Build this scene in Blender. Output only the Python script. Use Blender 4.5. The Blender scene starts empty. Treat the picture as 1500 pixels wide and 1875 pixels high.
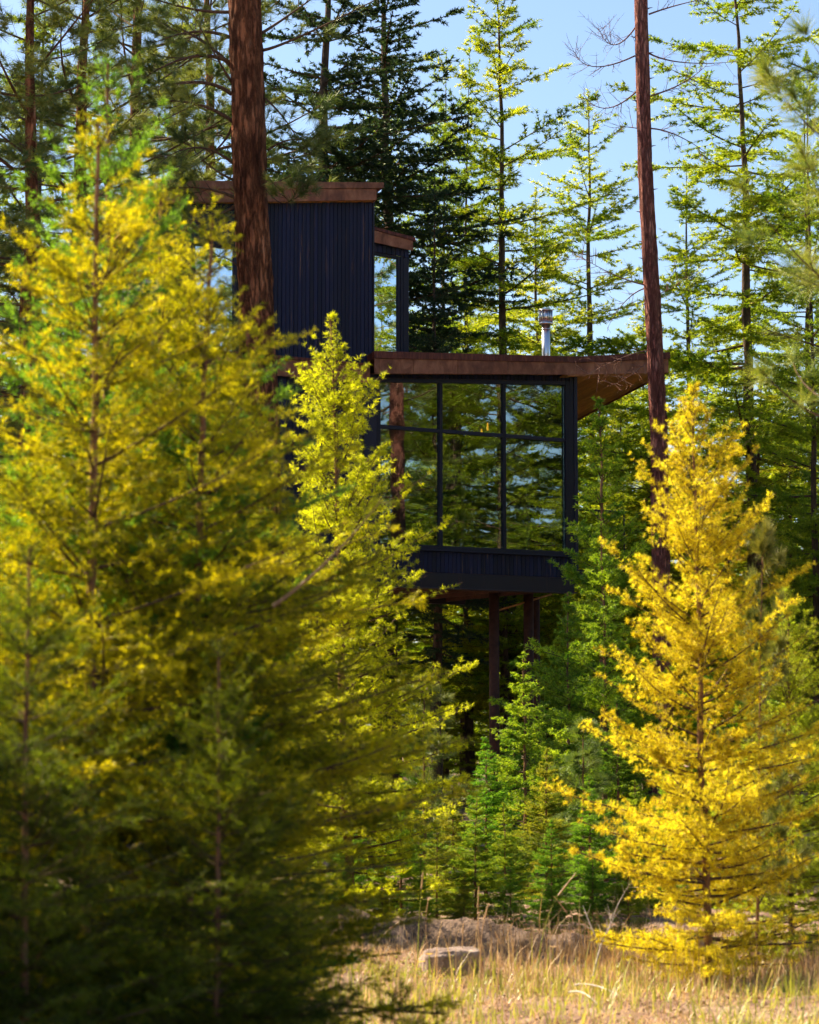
import bpy, math, numpy as np
from mathutils import Vector, Matrix

# ------------------------------------------------------------------ camera, sky, sun, exposure
S = bpy.context.scene
F = 4375.0                      # focal length in pixels of the 1500x1875 photograph
CAM_Z = 1.6
PITCH = math.atan(412.5 / F)    # horizon lies at y = 1350
cd = bpy.data.cameras.new('camera'); cam = bpy.data.objects.new('camera', cd)
S.collection.objects.link(cam); S.camera = cam
cam.location = (0, 0, CAM_Z); cam.rotation_euler = (math.pi / 2 + PITCH, 0, 0)
cd.sensor_fit = 'HORIZONTAL'; cd.sensor_width = 24; cd.lens = 70
cd.clip_start = 0.1; cd.clip_end = 2000
cd.dof.use_dof = True; cd.dof.focus_distance = 46.0; cd.dof.aperture_fstop = 4.0

SUN_AZ, SUN_EL = math.radians(-60), math.radians(41)     # azimuth from +Y, positive to the right
sdir = Vector((math.sin(SUN_AZ) * math.cos(SUN_EL), math.cos(SUN_AZ) * math.cos(SUN_EL), math.sin(SUN_EL)))
W = bpy.data.worlds.new('World'); S.world = W; W.use_nodes = True
wn = W.node_tree.nodes; wl = W.node_tree.links
sky = wn.new('ShaderNodeTexSky'); sky.sky_type = 'NISHITA'; sky.sun_disc = False
sky.sun_elevation = SUN_EL; sky.sun_rotation = SUN_AZ
sky.air_density = 1.0; sky.dust_density = 1.4; sky.ozone_density = 3.5
wl.new(sky.outputs[0], wn['Background'].inputs[0]); wn['Background'].inputs[1].default_value = 0.07
sd = bpy.data.lights.new('sun', 'SUN'); sd.energy = 5.0; sd.angle = math.radians(0.53); sd.color = (1.0, 0.85, 0.62)
sun = bpy.data.objects.new('sun', sd); S.collection.objects.link(sun)
sun.rotation_euler = (-sdir).to_track_quat('-Z', 'Y').to_euler(); sun.location = (-30, 20, 40)
vs = S.view_settings; vs.view_transform = 'Standard'; vs.look = 'None'; vs.gamma = 1; vs.use_curve_mapping = False
vs.exposure = 1.7
S.cycles.use_denoising = True
S.cycles.max_bounces = 6; S.cycles.diffuse_bounces = 3; S.cycles.use_light_tree = False; S.cycles.glossy_bounces = 2; S.cycles.transmission_bounces = 3; S.cycles.transparent_max_bounces = 10
S.cycles.adaptive_threshold = 0.02
S.cycles.sample_clamp_indirect = 6

C = S.collection
PI = math.pi

# ------------------------------------------------------------------ helpers
def pix(px, py, Y):
    """world point that the photograph's pixel shows at world depth Y"""
    xc = (px - 750) / F; yc = (937.5 - py) / F
    d = (xc, math.cos(PITCH) - yc * math.sin(PITCH), math.sin(PITCH) + yc * math.cos(PITCH))
    k = Y / d[1]
    return Vector((d[0] * k, Y, CAM_Z + d[2] * k))

def tag(o, label=None, cat=None, group=None, kind=None):
    if label: o['label'] = label
    if cat: o['category'] = cat
    if group: o['group'] = group
    if kind: o['kind'] = kind
    return o

def link(name, data, parent=None):
    o = bpy.data.objects.new(name, data); C.objects.link(o)
    if parent is not None: o.parent = parent
    return o

def empty(name, loc=(0, 0, 0), rz=0, scale=1.0):
    o = link(name, None); o.location = loc; o.rotation_euler = (0, 0, rz)
    o.scale = (scale,) * 3 if not hasattr(scale, '__len__') else scale
    o.empty_display_size = 0.2
    return o

def mesh(name, V, faces, mat, smooth=False):
    m = bpy.data.meshes.new(name)
    m.from_pydata([tuple(v) for v in V], [], [tuple(f) for f in faces]); m.update()
    m.materials.append(mat)
    if smooth: m.polygons.foreach_set('use_smooth', [True] * len(m.polygons))
    return m

def np_mesh(name, V, faces, mat, attr=None, smooth=False):
    """fast mesh: V (n,3), faces (m,k) with one k"""
    V = np.asarray(V, np.float32); faces = np.asarray(faces, np.int32)
    m = bpy.data.meshes.new(name); nf, k = faces.shape
    m.vertices.add(len(V)); m.vertices.foreach_set('co', V.ravel())
    m.loops.add(nf * k); m.loops.foreach_set('vertex_index', faces.ravel())
    m.polygons.add(nf); m.polygons.foreach_set('loop_start', np.arange(0, nf * k, k, dtype=np.int32))
    if smooth: m.polygons.foreach_set('use_smooth', np.ones(nf, bool))
    if attr is not None:
        a = m.attributes.new('v', 'FLOAT', 'POINT'); a.data.foreach_set('value', np.asarray(attr, np.float32))
    m.materials.append(mat); m.update(calc_edges=True)
    return m

def unit(v):
    v = np.asarray(v, float); return v / np.maximum(np.linalg.norm(v, axis=-1, keepdims=True), 1e-9)

# ------------------------------------------------------------------ materials
def newmat(name):
    m = bpy.data.materials.new(name); m.use_nodes = True
    nt = m.node_tree; nt.nodes.clear()
    return m, nt, nt.nodes, nt.links

def N(nodes, t, **kw):
    n = nodes.new(t)
    for k, v in kw.items():
        if k in n.inputs.keys(): n.inputs[k].default_value = v
        else: setattr(n, k, v)
    return n

def ramp(nodes, stops):
    r = nodes.new('ShaderNodeValToRGB'); e = r.color_ramp.elements
    while len(e) > 1: e.remove(e[-1])
    e[0].position = stops[0][0]; e[0].color = (*stops[0][1], 1)
    for p, c in stops[1:]:
        x = e.new(p); x.color = (*c, 1)
    return r

def surf(name, stops, scale=4.0, rough=0.8, stretch=(1, 1, 1), detail=6, bump=0.3, bump_dist=0.01, metallic=0.0, spec=0.3, dist=0.4,
         fine=None, var=0.0):
    """noise-driven colour + bump in object space"""
    m, nt, nd, lk = newmat(name)
    out = N(nd, 'ShaderNodeOutputMaterial'); b = N(nd, 'ShaderNodeBsdfPrincipled')
    tc = N(nd, 'ShaderNodeTexCoord'); mp = N(nd, 'ShaderNodeMapping'); mp.inputs['Scale'].default_value = stretch
    lk.new(tc.outputs['Object'], mp.inputs[0])
    nz = N(nd, 'ShaderNodeTexNoise', Scale=scale, Detail=detail, Distortion=dist); nz.inputs['Roughness'].default_value = 0.65
    lk.new(mp.outputs[0], nz.inputs['Vector'])
    r = ramp(nd, stops); lk.new(nz.outputs[0], r.inputs[0])
    col = r.outputs[0]
    if var:
        oi = N(nd, 'ShaderNodeObjectInfo'); mr = N(nd, 'ShaderNodeMapRange')
        mr.inputs[3].default_value = 1 - var; mr.inputs[4].default_value = 1 + var
        lk.new(oi.outputs['Random'], mr.inputs[0])
        vm = N(nd, 'ShaderNodeVectorMath', operation='SCALE'); lk.new(col, vm.inputs[0]); lk.new(mr.outputs[0], vm.inputs['Scale'])
        col = vm.outputs[0]
    lk.new(col, b.inputs['Base Color'])
    b.inputs['Roughness'].default_value = rough; b.inputs['Metallic'].default_value = metallic
    b.inputs['Specular IOR Level'].default_value = spec
    h = nz.outputs[0]
    if fine:
        n2 = N(nd, 'ShaderNodeTexNoise', Scale=fine, Detail=4); lk.new(mp.outputs[0], n2.inputs['Vector'])
        ad = N(nd, 'ShaderNodeMath', operation='ADD'); lk.new(h, ad.inputs[0]); lk.new(n2.outputs[0], ad.inputs[1]); h = ad.outputs[0]
    bp = N(nd, 'ShaderNodeBump', Strength=bump, Distance=bump_dist); lk.new(h, bp.inputs['Height'])
    lk.new(bp.outputs[0], b.inputs['Normal']); lk.new(b.outputs[0], out.inputs[0])
    return m

def foliage(name, a, b_, trans=0.5, tcol=None, gloss=0.06, rough=0.45):
    """leaf/needle material: per-needle tint 'v', object colour, light passing through"""
    m, nt, nd, lk = newmat(name)
    out = N(nd, 'ShaderNodeOutputMaterial')
    at = N(nd, 'ShaderNodeAttribute', attribute_name='v')
    r = ramp(nd, [(0.15, a), (0.85, b_)]); lk.new(at.outputs['Fac'], r.inputs[0])
    oi = N(nd, 'ShaderNodeObjectInfo')
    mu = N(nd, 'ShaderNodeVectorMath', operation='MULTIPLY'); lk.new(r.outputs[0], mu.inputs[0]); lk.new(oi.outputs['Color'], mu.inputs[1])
    df = N(nd, 'ShaderNodeBsdfDiffuse'); tr = N(nd, 'ShaderNodeBsdfTranslucent'); gl = N(nd, 'ShaderNodeBsdfGlossy'); gl.inputs['Roughness'].default_value = rough
    lk.new(mu.outputs[0], df.inputs[0])
    m2 = N(nd, 'ShaderNodeVectorMath', operation='MULTIPLY'); lk.new(mu.outputs[0], m2.inputs[0]); m2.inputs[1].default_value = tcol or (1.3, 1.2, 0.6)
    lk.new(m2.outputs[0], tr.inputs[0])
    mx = N(nd, 'ShaderNodeMixShader'); mx.inputs[0].default_value = trans; lk.new(df.outputs[0], mx.inputs[1]); lk.new(tr.outputs[0], mx.inputs[2])
    gl.inputs[0].default_value = (0.9, 0.92, 0.85, 1)
    mg = N(nd, 'ShaderNodeMixShader'); mg.inputs[0].default_value = gloss; lk.new(mx.outputs[0], mg.inputs[1]); lk.new(gl.outputs[0], mg.inputs[2])
    lk.new(mg.outputs[0], out.inputs[0])
    return m

M = {}
M['bark_pine'] = surf('bark_pine', [(0.30, (0.014, 0.007, 0.005)), (0.46, (0.065, 0.026, 0.014)), (0.62, (0.17, 0.066, 0.033)), (0.8, (0.27, 0.13, 0.08))], 7, 0.95, (1, 1, 0.25), bump=0.9, bump_dist=0.03, fine=40, spec=0.1)
def bark(name, stops, furrow, sc=(11, 11, 2.0)):
    m = surf(name, stops, 7, 0.95, (1, 1, 0.3), bump=0.6, bump_dist=0.02, fine=40, spec=0.1)
    nd, lk = m.node_tree.nodes, m.node_tree.links
    bs = next(n for n in nd if n.type == 'BSDF_PRINCIPLED'); rp = next(n for n in nd if n.type == 'VALTORGB'); bp = next(n for n in nd if n.type == 'BUMP')
    tc = N(nd, 'ShaderNodeTexCoord'); mp = N(nd, 'ShaderNodeMapping'); mp.inputs['Scale'].default_value = sc; lk.new(tc.outputs['Object'], mp.inputs[0])
    nz = N(nd, 'ShaderNodeTexNoise', Scale=1.6, Detail=6); nz.inputs['Roughness'].default_value = 0.75; lk.new(mp.outputs[0], nz.inputs['Vector'])
    sv = N(nd, 'ShaderNodeVectorMath', operation='SCALE'); lk.new(nz.outputs['Color'], sv.inputs[0]); sv.inputs['Scale'].default_value = 2.2
    av = N(nd, 'ShaderNodeVectorMath', operation='ADD'); lk.new(mp.outputs[0], av.inputs[0]); lk.new(sv.outputs[0], av.inputs[1])
    vo = N(nd, 'ShaderNodeTexVoronoi', feature='DISTANCE_TO_EDGE', Scale=1.0); lk.new(av.outputs[0], vo.inputs['Vector'])
    mr = N(nd, 'ShaderNodeMapRange'); mr.inputs[1].default_value = 0.0; mr.inputs[2].default_value = 0.2; mr.inputs[3].default_value = 0.42; lk.new(vo.outputs['Distance'], mr.inputs[0])
    mx = N(nd, 'ShaderNodeMix', data_type='RGBA'); lk.new(mr.outputs[0], mx.inputs[0]); mx.inputs[6].default_value = (*furrow, 1); lk.new(rp.outputs[0], mx.inputs[7]); lk.new(mx.outputs[2], bs.inputs['Base Color'])
    b2 = N(nd, 'ShaderNodeBump', Strength=1.0, Distance=0.03); lk.new(mr.outputs[0], b2.inputs['Height']); lk.new(bp.outputs[0], b2.inputs['Normal']); lk.new(b2.outputs[0], bs.inputs['Normal'])
    return m
M['bark_pine'] = bark('plated_bark', [(0.30, (0.07, 0.028, 0.016)), (0.46, (0.18, 0.068, 0.034)), (0.62, (0.36, 0.145, 0.068)), (0.8, (0.48, 0.26, 0.16))], (0.026, 0.013, 0.008))
M['bark_red'] = surf('bark_red', [(0.3, (0.06, 0.020, 0.018)), (0.5, (0.18, 0.066, 0.052)), (0.75, (0.32, 0.15, 0.115))], 9, 0.95, (1, 1, 0.35), bump=0.8, bump_dist=0.02, fine=45, spec=0.1)
M['bark_red'] = bark('plated_red_bark', [(0.3, (0.13, 0.045, 0.036)), (0.5, (0.32, 0.12, 0.092)), (0.75, (0.48, 0.25, 0.19))], (0.07, 0.028, 0.024), (20, 20, 3.5))
M['bark_larch'] = surf('bark_larch', [(0.3, (0.030, 0.020, 0.014)), (0.55, (0.10, 0.068, 0.048)), (0.8, (0.20, 0.13, 0.09))], 8, 0.95, (1, 1, 0.3), bump=0.9, bump_dist=0.03, fine=40, spec=0.1)
M['bark_young'] = surf('bark_young', [(0.3, (0.10, 0.05, 0.025)), (0.6, (0.24, 0.12, 0.06)), (0.8, (0.34, 0.20, 0.12))], 14, 0.9, (1, 1, 0.4), bump=0.5, bump_dist=0.006, spec=0.1)
M['twig'] = surf('twig', [(0.3, (0.05, 0.030, 0.02)), (0.7, (0.15, 0.09, 0.055))], 20, 0.9, bump=0.2, spec=0.1)
M['twig_dead'] = surf('twig_dead', [(0.3, (0.10, 0.05, 0.04)), (0.7, (0.26, 0.15, 0.12))], 20, 0.9, bump=0.2, spec=0.1)
M['larch'] = foliage('larch', (0.11, 0.20, 0.010), (0.38, 0.45, 0.022), 0.58, gloss=0.02)
M['fir'] = foliage('fir', (0.07, 0.165, 0.012), (0.29, 0.40, 0.026), 0.6, gloss=0.02)
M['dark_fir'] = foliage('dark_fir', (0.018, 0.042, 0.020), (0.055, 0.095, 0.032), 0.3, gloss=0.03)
M['yellow_green'] = foliage('yellow_green', (0.24, 0.27, 0.008), (0.66, 0.66, 0.02), 0.62, (1.3, 1.3, 0.5), gloss=0.02)
M['gold'] = foliage('gold', (0.52, 0.37, 0.006), (0.92, 0.79, 0.04), 0.62, (1.08, 1.12, 0.6), gloss=0.02)
M['olive'] = foliage('olive', (0.12, 0.15, 0.003), (0.58, 0.535, 0.010), 0.62, (1.4, 1.3, 0.4), gloss=0.015)
M['pine'] = foliage('pine', (0.05, 0.095, 0.018), (0.18, 0.21, 0.04), 0.35, gloss=0.05, rough=0.5)

def glass_mat(name, refl, tint, wave=0.004):
    m, nt, nd, lk = newmat(name)
    out = N(nd, 'ShaderNodeOutputMaterial')
    g = N(nd, 'ShaderNodeBsdfGlossy'); g.inputs['Roughness'].default_value = 0.0; g.inputs[0].default_value = (0.86, 0.94, 1.0, 1)
    t = N(nd, 'ShaderNodeBsdfTransparent'); t.inputs[0].default_value = (*tint, 1)
    fr = N(nd, 'ShaderNodeFresnel', IOR=1.5); ad = N(nd, 'ShaderNodeMath', operation='ADD'); ad.inputs[1].default_value = refl; ad.use_clamp = True
    lk.new(fr.outputs[0], ad.inputs[0])
    tc = N(nd, 'ShaderNodeTexCoord'); nz = N(nd, 'ShaderNodeTexNoise', Scale=1.3, Detail=1); lk.new(tc.outputs['Object'], nz.inputs['Vector'])
    bp = N(nd, 'ShaderNodeBump', Strength=0.35, Distance=wave); lk.new(nz.outputs[0], bp.inputs['Height']); lk.new(bp.outputs[0], g.inputs['Normal'])
    mx = N(nd, 'ShaderNodeMixShader'); lk.new(ad.outputs[0], mx.inputs[0]); lk.new(t.outputs[0], mx.inputs[1]); lk.new(g.outputs[0], mx.inputs[2])
    lk.new(mx.outputs[0], out.inputs[0])
    return m
M['glass'] = glass_mat('window_glass', 0.17, (0.72, 0.78, 0.68), 0.007)
M['glass_up'] = glass_mat('coated_glass', 0.72, (0.2, 0.3, 0.3), 0.003)
M['glass_back'] = glass_mat('back_glass', 0.03, (0.9, 0.95, 0.9))

def painted(name, base, scuff, amount=0.66):
    m, nt, nd, lk = newmat(name)
    out = N(nd, 'ShaderNodeOutputMaterial'); b = N(nd, 'ShaderNodeBsdfPrincipled')
    tc = N(nd, 'ShaderNodeTexCoord'); mp = N(nd, 'ShaderNodeMapping'); mp.inputs['Scale'].default_value = (14, 14, 0.55); lk.new(tc.outputs['Object'], mp.inputs[0])
    oi = N(nd, 'ShaderNodeObjectInfo'); ad = N(nd, 'ShaderNodeVectorMath', operation='ADD'); lk.new(mp.outputs[0], ad.inputs[0]); lk.new(oi.outputs['Random'], ad.inputs[1])
    nz = N(nd, 'ShaderNodeTexNoise', Scale=1.0, Detail=7); nz.inputs['Roughness'].default_value = 0.75; lk.new(ad.outputs[0], nz.inputs['Vector'])
    r = ramp(nd, [(amount, base), (amount + 0.07, scuff)]); lk.new(nz.outputs[0], r.inputs[0])
    mr = N(nd, 'ShaderNodeMapRange'); mr.inputs[3].default_value = 0.6; mr.inputs[4].default_value = 1.6; lk.new(oi.outputs['Random'], mr.inputs[0])
    vm = N(nd, 'ShaderNodeVectorMath', operation='SCALE'); lk.new(r.outputs[0], vm.inputs[0]); lk.new(mr.outputs[0], vm.inputs['Scale'])
    lk.new(vm.outputs[0], b.inputs['Base Color']); b.inputs['Roughness'].default_value = 0.6; b.inputs['Specular IOR Level'].default_value = 0.3
    bp = N(nd, 'ShaderNodeBump', Strength=0.25, Distance=0.004); lk.new(nz.outputs[0], bp.inputs['Height']); lk.new(bp.outputs[0], b.inputs['Normal'])
    lk.new(b.outputs[0], out.inputs[0]); return m
M['board'] = painted('painted_board', (0.0065, 0.008, 0.030), (0.10, 0.055, 0.035), 0.59)
M['frame'] = painted('painted_frame', (0.012, 0.012, 0.022), (0.04, 0.036, 0.04), 0.72)
M['steel_dark'] = painted('dark_steel', (0.022, 0.018, 0.022), (0.08, 0.04, 0.025), 0.6)
M['post'] = surf('post_steel', [(0.3, (0.035, 0.014, 0.010)), (0.7, (0.09, 0.035, 0.022))], 6, 0.7, bump=0.1)
M['rust'] = surf('weathering_steel', [(0.28, (0.085, 0.030, 0.018)), (0.45, (0.20, 0.075, 0.038)), (0.6, (0.30, 0.125, 0.065)), (0.8, (0.44, 0.25, 0.15))], 2.2, 0.75, (2.2, 2.2, 1.2), detail=10, bump=0.25, bump_dist=0.004, fine=60, var=0.16, spec=0.35)
M['rust_dark'] = surf('weathering_steel_cap', [(0.3, (0.05, 0.014, 0.010)), (0.55, (0.14, 0.040, 0.024)), (0.8, (0.25, 0.09, 0.05))], 4.0, 0.7, (4, 4, 0.8), detail=9, bump=0.25, bump_dist=0.004, fine=60, var=0.1)
M['cedar'] = surf('cedar', [(0.3, (0.34, 0.13, 0.03)), (0.6, (0.58, 0.27, 0.075)), (0.8, (0.70, 0.38, 0.13))], 2.0, 0.55, (14, 0.8, 14), bump=0.2, bump_dist=0.002, var=0.22)
M['interior'] = surf('interior_plaster', [(0.3, (0.16, 0.12, 0.09)), (0.7, (0.22, 0.17, 0.13))], 3, 0.8, bump=0.05)
M['wood_floor'] = surf('wood_floor', [(0.3, (0.13, 0.07, 0.035)), (0.7, (0.24, 0.13, 0.07))], 2, 0.5, (1, 12, 1), bump=0.1, var=0.2)
M['chrome'] = surf('galvanised_flue', [(0.3, (0.55, 0.56, 0.58)), (0.7, (0.75, 0.76, 0.78))], 5, 0.28, (1, 1, 0.4), bump=0.05, metallic=1.0)
M['black'] = surf('black_steel', [(0.3, (0.012, 0.012, 0.014)), (0.7, (0.02, 0.02, 0.022))], 5, 0.5, bump=0.05)
M['rock'] = surf('rock', [(0.3, (0.10, 0.068, 0.055)), (0.5, (0.25, 0.185, 0.155)), (0.75, (0.42, 0.34, 0.29))], 6, 0.95, bump=0.8, bump_dist=0.02, fine=50, detail=9, spec=0.1)
M['earth'] = surf('earth', [(0.3, (0.07, 0.045, 0.03)), (0.5, (0.16, 0.11, 0.08)), (0.75, (0.28, 0.20, 0.155))], 5, 1.0, bump=0.9, bump_dist=0.03, fine=50, detail=9, spec=0.05)
M['ground'] = surf('ground', [(0.30, (0.10, 0.06, 0.04)), (0.45, (0.25, 0.155, 0.11)), (0.6, (0.36, 0.25, 0.18)), (0.78, (0.19, 0.17, 0.06))], 2.2, 1.0, bump=0.9, bump_dist=0.05, fine=40, detail=10, spec=0.05)
M['straw'] = foliage('straw', (0.36, 0.21, 0.11), (0.72, 0.50, 0.26), 0.35, (1.1, 1.05, 0.8), 0.04)
M['green_grass'] = foliage('green_grass', (0.20, 0.24, 0.03), (0.46, 0.46, 0.06), 0.45, gloss=0.05)
M['pale_wood'] = surf('pale_dead_wood', [(0.3, (0.30, 0.24, 0.20)), (0.7, (0.60, 0.52, 0.46))], 12, 0.9, (1, 1, 0.4), bump=0.3)
M['flower'] = foliage('flower', (0.7, 0.42, 0.02), (0.85, 0.55, 0.04), 0.3)
ml, nt, nd, lk = newmat('lamp_glow'); o_ = N(nd, 'ShaderNodeOutputMaterial'); e_ = N(nd, 'ShaderNodeEmission'); e_.inputs[0].default_value = (1, 0.42, 0.05, 1); e_.inputs[1].default_value = 0.55; lk.new(e_.outputs[0], o_.inputs[0]); M['glow'] = ml

# ------------------------------------------------------------------ vegetation geometry (numpy)
class Curves:
    """n curved shoots: start P, unit direction D, length L, bend B (point = P + L(Dt + Bt^2)), radii, tint"""
    def __init__(s, P, D, L, B, r0, r1, tint):
        s.P, s.D, s.L, s.B, s.r0, s.r1, s.t = [np.asarray(a, float) for a in (P, unit(D), L, B, r0, r1, tint)]
    def __len__(s): return len(s.L)
    def at(s, i, t):
        t = t[:, None]; L = s.L[i][:, None]
        return s.P[i] + L * (s.D[i] * t + s.B[i] * t * t), unit(s.D[i] + 2 * s.B[i] * t)
    def length_samples(s, spacing, rng, t0=0.0, t1=1.0):
        """indices and t of points strewn along every shoot"""
        n = np.maximum(1, rng.poisson(s.L * (t1 - t0) / spacing)).astype(int)
        i = np.repeat(np.arange(len(s)), n)
        return i, t0 + (t1 - t0) * rng.random(len(i))

def tubes(c, K=4, sides=4):
    n = len(c); ts = np.linspace(0, 1, K)
    i = np.repeat(np.arange(n), K); t = np.tile(ts, n)
    p, d = c.at(i, t)
    ref = np.where(np.abs(d[:, 2:3]) > 0.9, np.array([[1., 0, 0]]), np.array([[0, 0, 1.]]))
    a = unit(np.cross(d, ref)); b = np.cross(d, a)
    r = c.r0[i] * (1 - t) + c.r1[i] * t
    ang = np.arange(sides) * 2 * PI / sides
    V = p[:, None] + r[:, None, None] * (np.cos(ang)[None, :, None] * a[:, None] + np.sin(ang)[None, :, None] * b[:, None])
    V = V.reshape(-1, 3)
    base = (np.arange(n)[:, None] * K + np.arange(K - 1)[None]).reshape(-1) * sides
    j = np.arange(sides); j2 = (j + 1) % sides
    Fc = np.stack([base[:, None] + j, base[:, None] + j2, base[:, None] + sides + j2, base[:, None] + sides + j], -1).reshape(-1, 4)
    return V, Fc

def sprout(c, i, t, rng, ang=(45, 65), flat=0.8, up=0.0, length=None, bend_up=0.0, r=0.004, droop=0.0):
    """side shoots from curves c at (i,t), alternating left and right in the plane of the branch"""
    p, d = c.at(i, t)
    side = unit(np.cross(d, np.array([0, 0, 1.]))) * rng.choice([-1, 1], len(i))[:, None]
    v = rng.normal(size=(len(i), 3)); v -= (v * d).sum(1, keepdims=True) * d; v = unit(v)
    s = unit(side * flat + v * (1 - flat) + np.array([0, 0, up]))
    a = np.radians(rng.uniform(*ang, len(i)))[:, None]
    D = d * np.cos(a) + s * np.sin(a)
    B = np.zeros_like(D); B[:, 2] = bend_up - droop; B += rng.normal(size=D.shape) * 0.06
    return Curves(p, D, length, B, np.full(len(i), r), np.full(len(i), r * 0.4), np.clip(c.t[i] + rng.normal(size=len(i)) * 0.12, 0, 1))

def blades(p, n, length, width, rng):
    """one thin triangle per needle: base p, direction n"""
    w = rng.normal(size=n.shape); w -= (w * n).sum(1, keepdims=True) * n; w = unit(w) * (np.asarray(width) / 2)[:, None]
    tip = p + n * np.asarray(length)[:, None]
    return np.stack([p - w, p + w, tip], 1).reshape(-1, 3)

def needles(c, spacing, q, length, width, rng, spread=(40, 80), t0=0.05, t1=1.0, up=0.0):
    i, t = c.length_samples(spacing, rng, t0, t1)
    p, d = c.at(i, t)
    p = np.repeat(p, q, 0); d = np.repeat(d, q, 0); tint = np.repeat(c.t[i] + rng.normal(size=len(i)) * 0.16, q)
    v = rng.normal(size=p.shape); v[:, 2] += up; v -= (v * d).sum(1, keepdims=True) * d; v = unit(v)
    a = np.radians(rng.uniform(*spread, len(p)))[:, None]
    n = d * np.cos(a) + v * np.sin(a)
    L = length * rng.uniform(0.65, 1.15, len(p))
    V = blades(p, n, L, np.full(len(p), width), rng)
    return V, np.repeat(np.clip(tint, 0, 1), 3)

def end_tufts(c, q, length, width, rng, spread=(5, 75), t0=0.6):
    n = len(c); i = np.repeat(np.arange(n), q); t = t0 + (1 - t0) * rng.random(len(i))
    p, d = c.at(i, t)
    v = rng.normal(size=p.shape); v -= (v * d).sum(1, keepdims=True) * d; v = unit(v)
    a = np.radians(rng.uniform(*spread, len(p)))[:, None]
    nn = d * np.cos(a) + v * np.sin(a); nn[:, 2] -= 0.06; nn = unit(nn)
    L = length * rng.uniform(0.7, 1.1, len(p))
    return blades(p, nn, L, np.full(len(p), width), rng), np.repeat(np.clip(c.t[i] + rng.normal(size=len(i)) * 0.2, 0, 1), 3)

def trunk_mesh(name, H, r0, r1, mat, rng, K=26, sides=12, wob=0.02, rough=0.07, flare=0.25, power=1.0):
    z = np.linspace(0, 1, K)
    cx = np.cumsum(rng.normal(size=K)) * wob * H / K ** 0.5 * 0.35; cy = np.cumsum(rng.normal(size=K)) * wob * H / K ** 0.5 * 0.35
    cx -= cx[0]; cy -= cy[0]
    r = (r0 + (r1 - r0) * z ** power) * (1 + flare * np.exp(-z * H / max(0.25, 3 * r0)))
    a = np.arange(sides) * 2 * PI / sides
    rr = r[:, None] * (1 + rough * rng.normal(size=(K, sides)))
    V = np.stack([cx[:, None] + rr * np.cos(a), cy[:, None] + rr * np.sin(a), np.repeat(z[:, None] * H, sides, 1)], -1).reshape(-1, 3)
    V[:sides, 2] -= 0.15
    k = np.arange(K - 1)[:, None] * sides; j = np.arange(sides)[None]; j2 = (j + 1) % sides
    Fc = np.stack([k + j, k + j2, k + sides + j2, k + sides + j], -1).reshape(-1, 4)
    m = np_mesh(name, V, Fc, mat, smooth=True)
    return m, (lambda zz: np.stack([np.interp(zz / H, z, cx), np.interp(zz / H, z, cy), zz], -1)), (lambda zz: np.interp(zz / H, z, r))

class Kind: pass

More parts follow.
